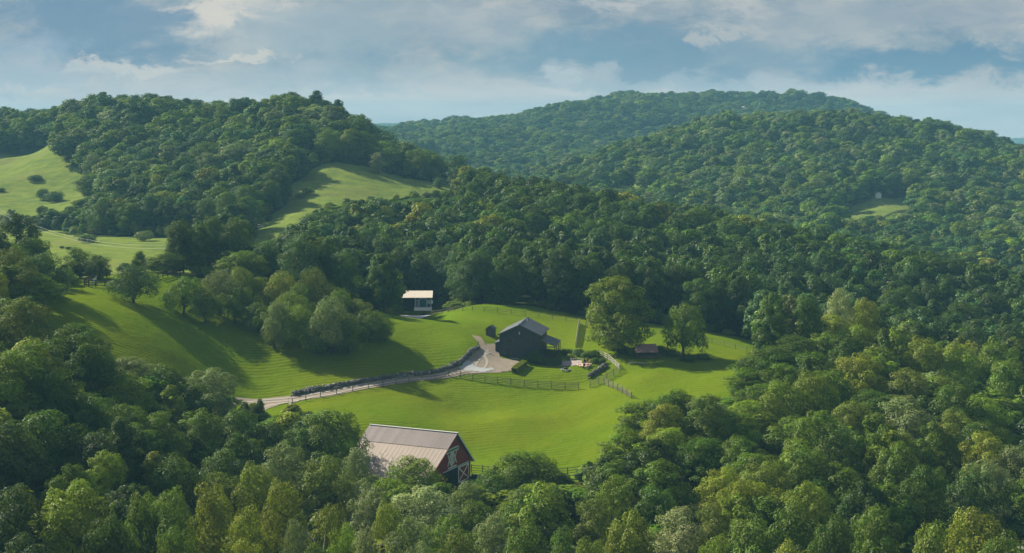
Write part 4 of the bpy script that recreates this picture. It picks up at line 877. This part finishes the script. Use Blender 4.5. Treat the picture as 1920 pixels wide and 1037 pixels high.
def rel(px, py):
    (lx, ly), nm = min(LM, key=lambda l: math.hypot(l[0][0]-px, (l[0][1]-py)*1.3)); dx, dy = px-lx, py-ly
    v = 'below' if dy > abs(dx)*1.2 else 'above' if -dy > abs(dx)*1.2 else ('left of' if dx < 0 else 'right of')
    if nm == 'the hillside orchard' and math.hypot(dx, dy) < 90: v = 'in'
    if nm == 'the bottom edge': v = 'above'; nm = 'the right-hand bottom edge'
    return v + ' ' + nm
ORD = ['leftmost', 'second from left', 'third from left', 'fourth from left', 'fifth from left', 'sixth from left', 'seventh from left', 'eighth from left', 'ninth from left', 'tenth from left', 'eleventh from left', 'twelfth from left', 'thirteenth from left', 'fourteenth from left', 'fifteenth from left']
rt = np.random.default_rng(77); classes = {}
for t in IND:
    cy = t['py']*.72+t['q2']*.28; W_ = t['w']*F/t['y']; t['size'] = 'broad' if W_ > 92 else 'small' if W_ < 56 else ''
    t['sh'] = 'orchard' if t['kind'] == 'orchard' else ''
    t['rel'] = rel(t['px'], cy)
    classes.setdefault((t['tone'], t['size'], t['sh'], t['rel']), []).append(t)
for (tn, sz_, sh_, rl), ts in classes.items():
    ts.sort(key=lambda t: t['px'])
    for i, t in enumerate(ts):
        if t['hand']: t['lab'] = t['hand']; continue
        if len(ts) == 1: t['lab'] = ' '.join(f"{sz_} {TWORD[tn]} leafy {sh_} tree {rl}".split())
        else: t['lab'] = ' '.join(f"{ORD[i]} of {sz_} {TWORD[tn]} {sh_} trees {rl}".split())
import re as re_
print('long labels', [t['lab'] for t in IND if len(re_.findall(r"[A-Za-z0-9']+", t['lab'])) > 15][:12])
print('largest label class', max(len(v) for v in classes.values()))
for n_t, t in enumerate(IND):
    nm = 'orchard_tree' if t['kind'] == 'orchard' else 'broadleaf_tree'
    rz = rt.uniform(0, 6.28)
    root = empty(nm, (t['x'], t['y'], t['z']-.1), rz); tag(root, t['lab'], 'tree', 'trees of the farm hillsides and woods')
    if t['kind'] == 'orchard' or t['mesh'] == 2:
        k_ = n_t % 3; me_c, me_t = FLAT[k_], TRUNKF[k_]; sx, sz = t['w']/9.2, t['h']/7.3
    else:
        fine = t['tone'] in 'SOP' or n_t % 4 == 0
        me_c = LOWC[n_t % 2] if t['kind'] in ('low', 'edge') else BIG if t['kind'] == 'field' else FINE[n_t % 3] if fine else CROWN[t['mesh'] if t['mesh'] is not None else int(rt.integers(0, len(CROWN))) if t['kind'] == 'fill' else (0, 1, 3, 5, 7, 9)[int(rt.integers(0, 6))]]
        me_t = TRUNK[n_t % 4]; sx, sz = t['w']/8.0, t['h']/13.0
    sc = (sx*1.08*rt.uniform(.92, 1.1), sx*1.08*rt.uniform(.92, 1.1), sz)
    c_ = link('crown', me_c, root, (0, 0, 0), 0, sc); c_.color = (*jit(TONE[t['tone']], rt, .13), 1)
    link('trunk', me_t, root, (0, 0, 0), 0, (sc[0]*.9, sc[1]*.9, sz*.95))

# ------------------------------------------------------------------ the rest of the woods: masses of trees, instanced through geometry nodes
PC = bpy.data.collections.new("forest_tree_forms")
fshape = ['round', 'round', 'tall', 'flat', 'round', 'cone', 'tall']
for i, sh_ in enumerate(fshape):
    me_ = crown_mesh('forest_crown', 500+i, 3600, .72, 4.0, 10.2, 2.6, 20+2*i, 'round' if sh_ == 'flat' else sh_, (.28, .46), LEAFI, .28)
    tm = limb_mesh('t', 60+i, 9, 2.0, 3.5, .24, 3, M['paleb'])
    nv = len(me_.vertices)
    # one form = leaves + trunk in one mesh
    Vt = np.array([v.co for v in tm.vertices]); b_ = MB()
    o = bpy.data.objects.new('forest_form_%d' % i, me_); PC.objects.link(o)
def forest(name, label, trees):
    if not trees: return
    me_ = bpy.data.meshes.new(name); me_.vertices.add(len(trees)); r = np.random.default_rng(len(trees))
    me_.vertices.foreach_set('co', np.array([(t['x'], t['y'], t['z']-.2) for t in trees], np.float32).ravel())
    sc = np.array([(t['w']/8*r.uniform(.95, 1.25), t['w']/8*r.uniform(.95, 1.25), t['h']/13) for t in trees], np.float32)
    a = me_.attributes.new('tsize', 'FLOAT_VECTOR', 'POINT'); a.data.foreach_set('vector', sc.ravel())
    tc_ = np.array([(*jit(TONE[t['tone']], r, .26), 1) for t in trees], np.float32)
    a = me_.attributes.new('tint', 'FLOAT_COLOR', 'POINT'); a.data.foreach_set('color', tc_.ravel())
    a = me_.attributes.new('spin', 'FLOAT', 'POINT'); a.data.foreach_set('value', r.uniform(0, 6.28, len(trees)).astype(np.float32))
    a = me_.attributes.new('form', 'INT', 'POINT'); a.data.foreach_set('value', r.integers(0, len(fshape), len(trees)).astype(np.int32))
    o = link(name, me_); tag(o, label, 'forest', None, 'stuff')
    ng = bpy.data.node_groups.new(name+'_nodes', 'GeometryNodeTree')
    ng.interface.new_socket('Geometry', in_out='INPUT', socket_type='NodeSocketGeometry'); ng.interface.new_socket('Geometry', in_out='OUTPUT', socket_type='NodeSocketGeometry')
    N = ng.nodes; L = ng.links; gi = N.new('NodeGroupInput'); go = N.new('NodeGroupOutput'); iop = N.new('GeometryNodeInstanceOnPoints')
    ci = N.new('GeometryNodeCollectionInfo'); ci.inputs[0].default_value = PC; ci.inputs['Separate Children'].default_value = True; ci.inputs['Reset Children'].default_value = True
    m2p = N.new('GeometryNodeMeshToPoints'); L.new(gi.outputs[0], m2p.inputs[0]); L.new(m2p.outputs[0], iop.inputs['Points'])
    L.new(ci.outputs[0], iop.inputs['Instance']); iop.inputs['Pick Instance'].default_value = True
    def na(nm, ty): q_ = N.new('GeometryNodeInputNamedAttribute'); q_.data_type = ty; q_.inputs[0].default_value = nm; return q_.outputs[0]
    L.new(na('form', 'INT'), iop.inputs['Instance Index']); L.new(na('tsize', 'FLOAT_VECTOR'), iop.inputs['Scale'])
    cx = N.new('ShaderNodeCombineXYZ'); L.new(na('spin', 'FLOAT'), cx.inputs[2]); L.new(cx.outputs[0], iop.inputs['Rotation'])
    L.new(iop.outputs[0], go.inputs[0])
    md = o.modifiers.new('trees', 'NODES'); md.node_group = ng
    return o
def side(t): return t['px']
forest('edge_brush', 'low brush and saplings along the edges of the meadows', [t for t in REST if t['kind'] == 'brush'])
REST = [t for t in REST if t['kind'] != 'brush']
forest('foreground_undergrowth', 'hidden lower trees filling the gaps of the foreground woods', [t for t in REST if t['y'] < 345])
forest('middle_wood', 'dark dense wood of broadleaf trees behind the farm meadow', [t for t in REST if 345 <= t['y'] < 640 and t['px'] >= 460])
forest('left_hill_forest', 'wooded double-topped hill on the left beyond the valley field', [t for t in REST if (t['y'] >= 345 and t['px'] < 460 and t['y'] < 640) or (640 <= t['y'] < 1250 and t['px'] < 920)])
forest('right_hill_forest', 'wooded rounded hill on the right behind the middle wood', [t for t in REST if 640 <= t['y'] < 1250 and t['px'] >= 920])
forest('far_ridge_forest', 'bluish wooded ridge on the skyline in the centre', [t for t in REST if t['y'] >= 1250])

# ------------------------------------------------------------------ field bushes
def bush(px, py, wpx, hpx, tone, label, y0=150, y1=1000, name='shrub', cat='shrub', grp=None):
    x, y, z = hit(px, py, y0, y1); root = empty(name, (x, y, z-.05), random.uniform(0, 6)); tag(root, label, cat, grp)
    s_ = wpx*y/F/2; hh = hpx*y/F/1.75
    o = link('foliage', BUSH[random.randrange(3)], root, (0, 0, 0), 0, (s_, s_, hh)); o.color = (*TONE[tone], 1)
    b_ = MB()
    for a in range(4): b_.tube([(0, 0, -.2), (.3*s_*cos(a*1.6), .3*s_*sin(a*1.6), hh*.9)], [.05, .02], 4)
    b_.build('stem', M['bark'], root); return root
bush(984, 679, 20, 12, 'T', 'round blue-green shrub at the right foot of the house gable')
bush(1001, 680, 22, 24, 'D', 'tall dark shrub before the front corner of the porch')
bush(1010, 683, 18, 18, 'D', 'dark shrub between the tall porch shrub and the clipped hedge')
bush(1060, 667, 18, 13, 'D', 'dark shrub nearest the porch corner in the garden bed')
bush(1069, 672, 16, 9, 'Y', 'low yellow-green shrub in the garden bed right of the porch')
bush(1084, 668, 20, 15, 'T', 'rounded blue-green shrub at the foot of the pale garden fence')
bush(1097, 671, 18, 11, 'M', 'mid green shrub between the blue-green shrub and the clipped dark one')
bush(1109, 670, 26, 14, 'D', 'broad dark shrub left of the silvery rail fence', 150)
bush(1116, 680, 22, 9, 'D', 'low dark shrub above the garden stone wall')
bush(1130, 681, 12, 10, 'K', 'small clipped dark shrub beside the silvery rail fence')
bush(1146, 657, 18, 12, 'Y', 'yellow-green bush at the left foot of the large field tree')
bush(1190, 667, 26, 16, 'M', 'rough bush under the large field tree left of the shed')
bush(1255, 668, 30, 14, 'D', 'low scrub right of the rusty-roofed shed')
bush(1290, 676, 34, 12, 'D', 'low scrub at the foot of the forked field tree')
bush(1320, 674, 30, 12, 'M', 'low scrub right of the forked field tree')
bush(1163, 662, 30, 14, 'K', 'dark scrub around the trunk of the large field tree')
bush(1237, 660, 26, 12, 'D', 'dark scrub behind the shed roof corner')
for i, (px, py, wp, hp_, tn, lb) in enumerate([(577,365,22,14,'T','pair-forming bush on the left edge of the far sloping meadow'),(562,372,18,10,'T','low bush beside the left edge bush of the far sloping meadow'),(502,415,18,12,'T','lone bush near the foot of the far sloping meadow'),
        (65,340,26,12,'T','lone round bush on the upper left field'),(82,375,22,22,'T','left bush of the group below the upper left field'),(104,378,34,20,'T','broad bush right in the group below the upper left field'),(2,360,16,8,'T','small bush on the left photo edge in the upper field'),
        (128,468,12,6,'K','right one of two low dark bushes on the valley field'),(116,466,10,5,'K','left one of two low dark bushes on the valley field'),(270,452,32,20,'S','grey-green bush before the wood edge on the valley field'),(165,455,30,16,'T','bush at the wood edge behind the valley field'),(540,370,16,8,'T','small bush on the far slope beneath the wood edge')]):
    bush(px, py, wp, hp_, tn, lb, 340)
def hedge(pts, hgt, wid, tone, label, seed):
    q = resample([hp(*p) for p in pts], .12); r = np.random.default_rng(seed); n = 5200; L = len(q)
    k_ = r.integers(0, L, n); side_ = r.integers(0, 3, n); u1 = r.uniform(-1, 1, n); vz = r.uniform(0, 1, n)
    t_ = np.gradient(q, axis=0); t_ /= np.linalg.norm(t_, axis=1)[:, None]; nr_ = np.stack([-t_[:, 1], t_[:, 0]], 1)
    off = np.where(side_ == 0, u1, np.where(side_ == 1, 1, -1))*wid/2 + r.normal(0, .05, n); zz = np.where(side_ == 0, 1.0, vz)*hgt + r.normal(0, .05, n)
    P_ = q[k_] + nr_[k_]*off[:, None]; gzv = ground(P_[:, 0], P_[:, 1]); p = np.stack([P_[:, 0], P_[:, 1], gzv+zz], 1)
    nn = np.where((side_ == 0)[:, None], np.array([[0, 0, 1.]]), np.c_[nr_[k_]*np.where(side_ == 1, 1, -1)[:, None], np.zeros(n)]) + r.normal(0, .45, (n, 3)); nn /= np.linalg.norm(nn, axis=1)[:, None]
    a1 = np.cross(nn, r.normal(size=(n, 3))); a1 /= np.linalg.norm(a1, axis=1)[:, None]; a2 = np.cross(nn, a1); s_ = .2
    o0 = np.array((q[0][0], q[0][1], g1(*q[0])))
    V = np.stack([p+a1*s_*c0+a2*s_*c1-o0 for c0, c1 in ((-.5, 0), (0, -.4), (.5, 0), (0, .4))], 1).reshape(-1, 3)
    me_ = mesh_from('hedge', V, np.arange(n*4).reshape(n, 4), LEAF); at = me_.attributes.new('leaf', 'FLOAT_COLOR', 'POINT')
    c_ = np.ones((n, 4, 4), np.float32); c_[:, :, :2] = r.uniform(size=(n, 1, 2)); at.data.foreach_set('color', c_.ravel())
    o = link('hedge', me_, None, tuple(o0)); o.color = (*TONE[tone], 1); return tag(o, label, 'hedge')
hedge([(1021,683),(1035,685),(1052,685)], 1.25, 1.3, 'D', 'clipped dark hedge running along the front of the porch', 1)
hedge([(984,685),(975,691),(968,697),(964,701)], 1.0, 1.2, 'Y', 'low bright green hedge between the gravel yard and the lawn', 2)

# ------------------------------------------------------------------ patio things
x, y, z = hit(1096, 688)
tb = tag(empty('patio_table', (x, y, z+.15)), 'round dark iron table on the brick terrace', 'table')
MB().tube([(0, 0, .7), (0, 0, .75)], [.6, .6], 14).build('table_top', M['black'], tb); MB().tube([(0, 0, 0), (0, 0, .7)], [.05, .05], 6).build('leg', M['black'], tb)
wh = ['left of', 'right of', 'behind', 'in front of']
for i, (dx, dy) in enumerate([(-1.0, 0), (1.0, 0.1), (0.1, 1.0), (-.1, -1.0)]):
    cx_, cy_ = x+dx, y+dy; cr = tag(empty('patio_chair', (cx_, cy_, g1(cx_, cy_)+.15), math.atan2(dy, dx)), f'dark iron chair {wh[i]} the round terrace table', 'chair', 'chairs round the terrace table')
    MB().box(-.25, .25, -.25, .25, .42, .47).build('seat', M['black'], cr); MB().box(.22, .27, -.25, .25, .47, .95).build('backrest', M['black'], cr)
    for sx in (-.22, .22):
        for sy in (-.22, .22): MB().box(sx-.02, sx+.02, sy-.02, sy+.02, 0, .42).build('leg', M['black'], cr)
x, y, z = hit(1061, 694)
fp = tag(empty('fire_pit', (x, y, z)), 'round fire pit ringed by pale stone on the lawn below the patio', 'fire pit')
b = MB()
for i in range(16): a = 2*pi*i/16; b.rock((1.0*cos(a), 1.0*sin(a), .08), .2, (1, 1, .6), rng)
b.build('stone_ring', M['dust'], fp); MB().tube([(0, 0, 0), (0, 0, .35), (0, 0, .5)], [.4, .5, .42], 10).build('bowl', M['black'], fp)
b = MB()
for i in range(9): b.rock((i*.55, .1*sin(i), .2), .33, (1.2, .8, .8), rng)
x, y, z = hit(1072, 676); b.build('rock_border', M['stonel'], None, (x, y, z)); tag(bpy.data.objects['rock_border'], 'row of pale rocks edging the back of the patio', 'rock border')
x, y, z = hit(1101, 680); pt_ = tag(empty('flower_pot', (x, y, z)), 'terracotta pot beside the dark shrubs behind the terrace', 'pot')
MB().tube([(0, 0, .1), (0, 0, .7)], [.25, .4], 10).build('pot', M['orange'], pt_); o = link('plant', BUSH[1], pt_, (0, 0, .6), 0, (.35, .35, .3)); o.color = (*TONE['Y'], 1)
x, y, z = hit(1196, 683); b = MB(); b.beam((-2, 0, .25), (-.1, .05, .3), .22); b.beam((.1, 0, .28), (2.0, -.3, .2), .2)
tag(b.build('fallen_rail', M['fence_w'], None, (x, y, z)), 'pale fallen rails lying at the shadow edge below the shed', 'rail')

# ------------------------------------------------------------------ dead grey tree before the barn, far buildings, cable
def deadtree(px, ty, Y, h_, seed, label):
    x, y = PX(px, Y); z = g1(x, y); zt = CAMZ-(ty-HOR)/F*Y
    r_ = tag(empty('dead_tree', (x, y, z)), label, 'tree'); s_ = (zt-z)/11.0
    tm = limb_mesh('trunk', seed, 10, 4.2, 3.5, .14, 12, M['deadbark'], 4); link('trunk', tm, r_, (0, 0, 0), 0, (s_, s_, s_*1.0))
deadtree(706, 862, 240, 10, 5, 'bare grey-barked tree with leafless branches against the tan barn roof')
deadtree(655, 1016, 190, 10, 6, 'bare grey treetop at the bottom edge left of the barn')
x, y = PX(1396, 1850); z = g1(x, y)
fh = tag(empty('hilltop_house', (x, y, z+8), 0), 'tiny cream house on the skyline of the far ridge', 'house')
MB().prism([(-7, 0), (7, 0), (7, 5), (0, 8), (-7, 5)], 0, 10).build('wall', M['cream'], fh); gable_roof(fh, 'roof', 7, -.5, 10.5, 5, 8, .6, M['roof_garage'], .3)
MB().box(-13, -7.01, 1, 9, -11, 4.0).build('side_wing', M['cream'], fh); MB().box(-7, 7, 0.01, 9.9, -11, -.01).build('lower_storey', M['cream'], fh)
x, y, z = hit(1665, 383, 600, 1100)
wt = tag(empty('white_cottage', (x-2, y+14, z+1)), 'tiny white hut among trees above the small bright clearing on the right', 'hut')
MB().prism([(-1.6, -2), (1.6, -2), (1.6, 4.6), (0, 5.6), (-1.6, 4.6)], 0, 3).build('wall', M['white'], wt); gable_roof(wt, 'roof', 1.6, -.2, 3.2, 4.6, 5.7, .3, M['roof_house'], .15)
x, y, z = hit(483, 429, 440, 620)
v = tag(empty('parked_car', (x, y, z), .3), 'tiny white car parked at the foot of the far sloping meadow', 'car')
MB().prism([(-2.1, .35), (2.1, .35), (2.1, .85), (1.3, .95), (.7, 1.45), (-1.2, 1.5), (-1.9, .95), (-2.1, .9)], -.85, .85).build('body', M['white'], v)
for xx in (-1.35, 1.3):
    for yy in (-.82, .82): wheel(MB(), xx, yy, .34, .34, .2).build('wheel', M['black'], v)
MB().prism([(.6, .98), (1.15, .98), (.65, 1.4), (-1.1, 1.43), (-1.6, .98)], -.86, .86).build('window', M['glass'], v)
def pole(px, Y, label):
    x, y = PX(px, Y); z = g1(x, y); p_ = tag(empty('utility_pole', (x, y, z)), label, 'pole'); MB().tube([(0, 0, -.5), (0, 0, 9)], [.16, .11], 7).build('shaft', M['paleb'], p_)
    MB().box(-.9, .9, -.06, .06, 8.3, 8.45).build('crossarm', M['paleb'], p_); return (x, y, z)
A_ = pole(-12, 545, 'utility pole at the left photo edge carrying the cables'); B_ = pole(318, 445, 'utility pole behind the hilltop orchard carrying the cables')
A_ = (A_[0], A_[1], CAMZ-(388-HOR)/F*A_[1]); B_ = (B_[0], B_[1], CAMZ-(459-HOR)/F*B_[1])
for i, dz in enumerate((0, -1.0)):
    pts_ = []
    for k_ in range(31):
        f_ = k_/30; pts_.append((A_[0]+(B_[0]-A_[0])*f_, A_[1]+(B_[1]-A_[1])*f_, A_[2]+(B_[2]-A_[2])*f_ - 4*f_*(1-f_)*4.2 + dz))
    tag(MB().tube(pts_, [.022]*31, 4).build('overhead_cable', M['wire']), ('upper' if i == 0 else 'lower')+' of the two sagging cables crossing the valley field on the left', 'cable', 'overhead cables')

fh.scale = (.75, .75, .75)
# ------------------------------------------------------------------ haze: one closed box of thin even air
hb = MB().box(-4600, 4600, -60, 5600, -40, 132).build('haze', M['white'])
hm = bpy.data.materials.new('haze_air'); hm.use_nodes = True; t = NT(hm.node_tree); t.n.clear()
pv = t.new('ShaderNodeVolumePrincipled', i_Density=.00015); pv.inputs['Color'].default_value = (.26, .60, .82, 1); pv.inputs['Anisotropy'].default_value = 0
o = t.new('ShaderNodeOutputMaterial'); t.link(pv.outputs[0], o.inputs['Volume'])
hb.data.materials.clear(); hb.data.materials.append(hm); tag(hb, 'thin bluish air over the whole valley', 'haze', None, 'stuff')
print('TREES', len(TREES), 'individual', len(IND), 'rest', len(REST), 'minvis', IND[-1]['vis'], 'zmin', gz.min(), 'zmax', gz.max())
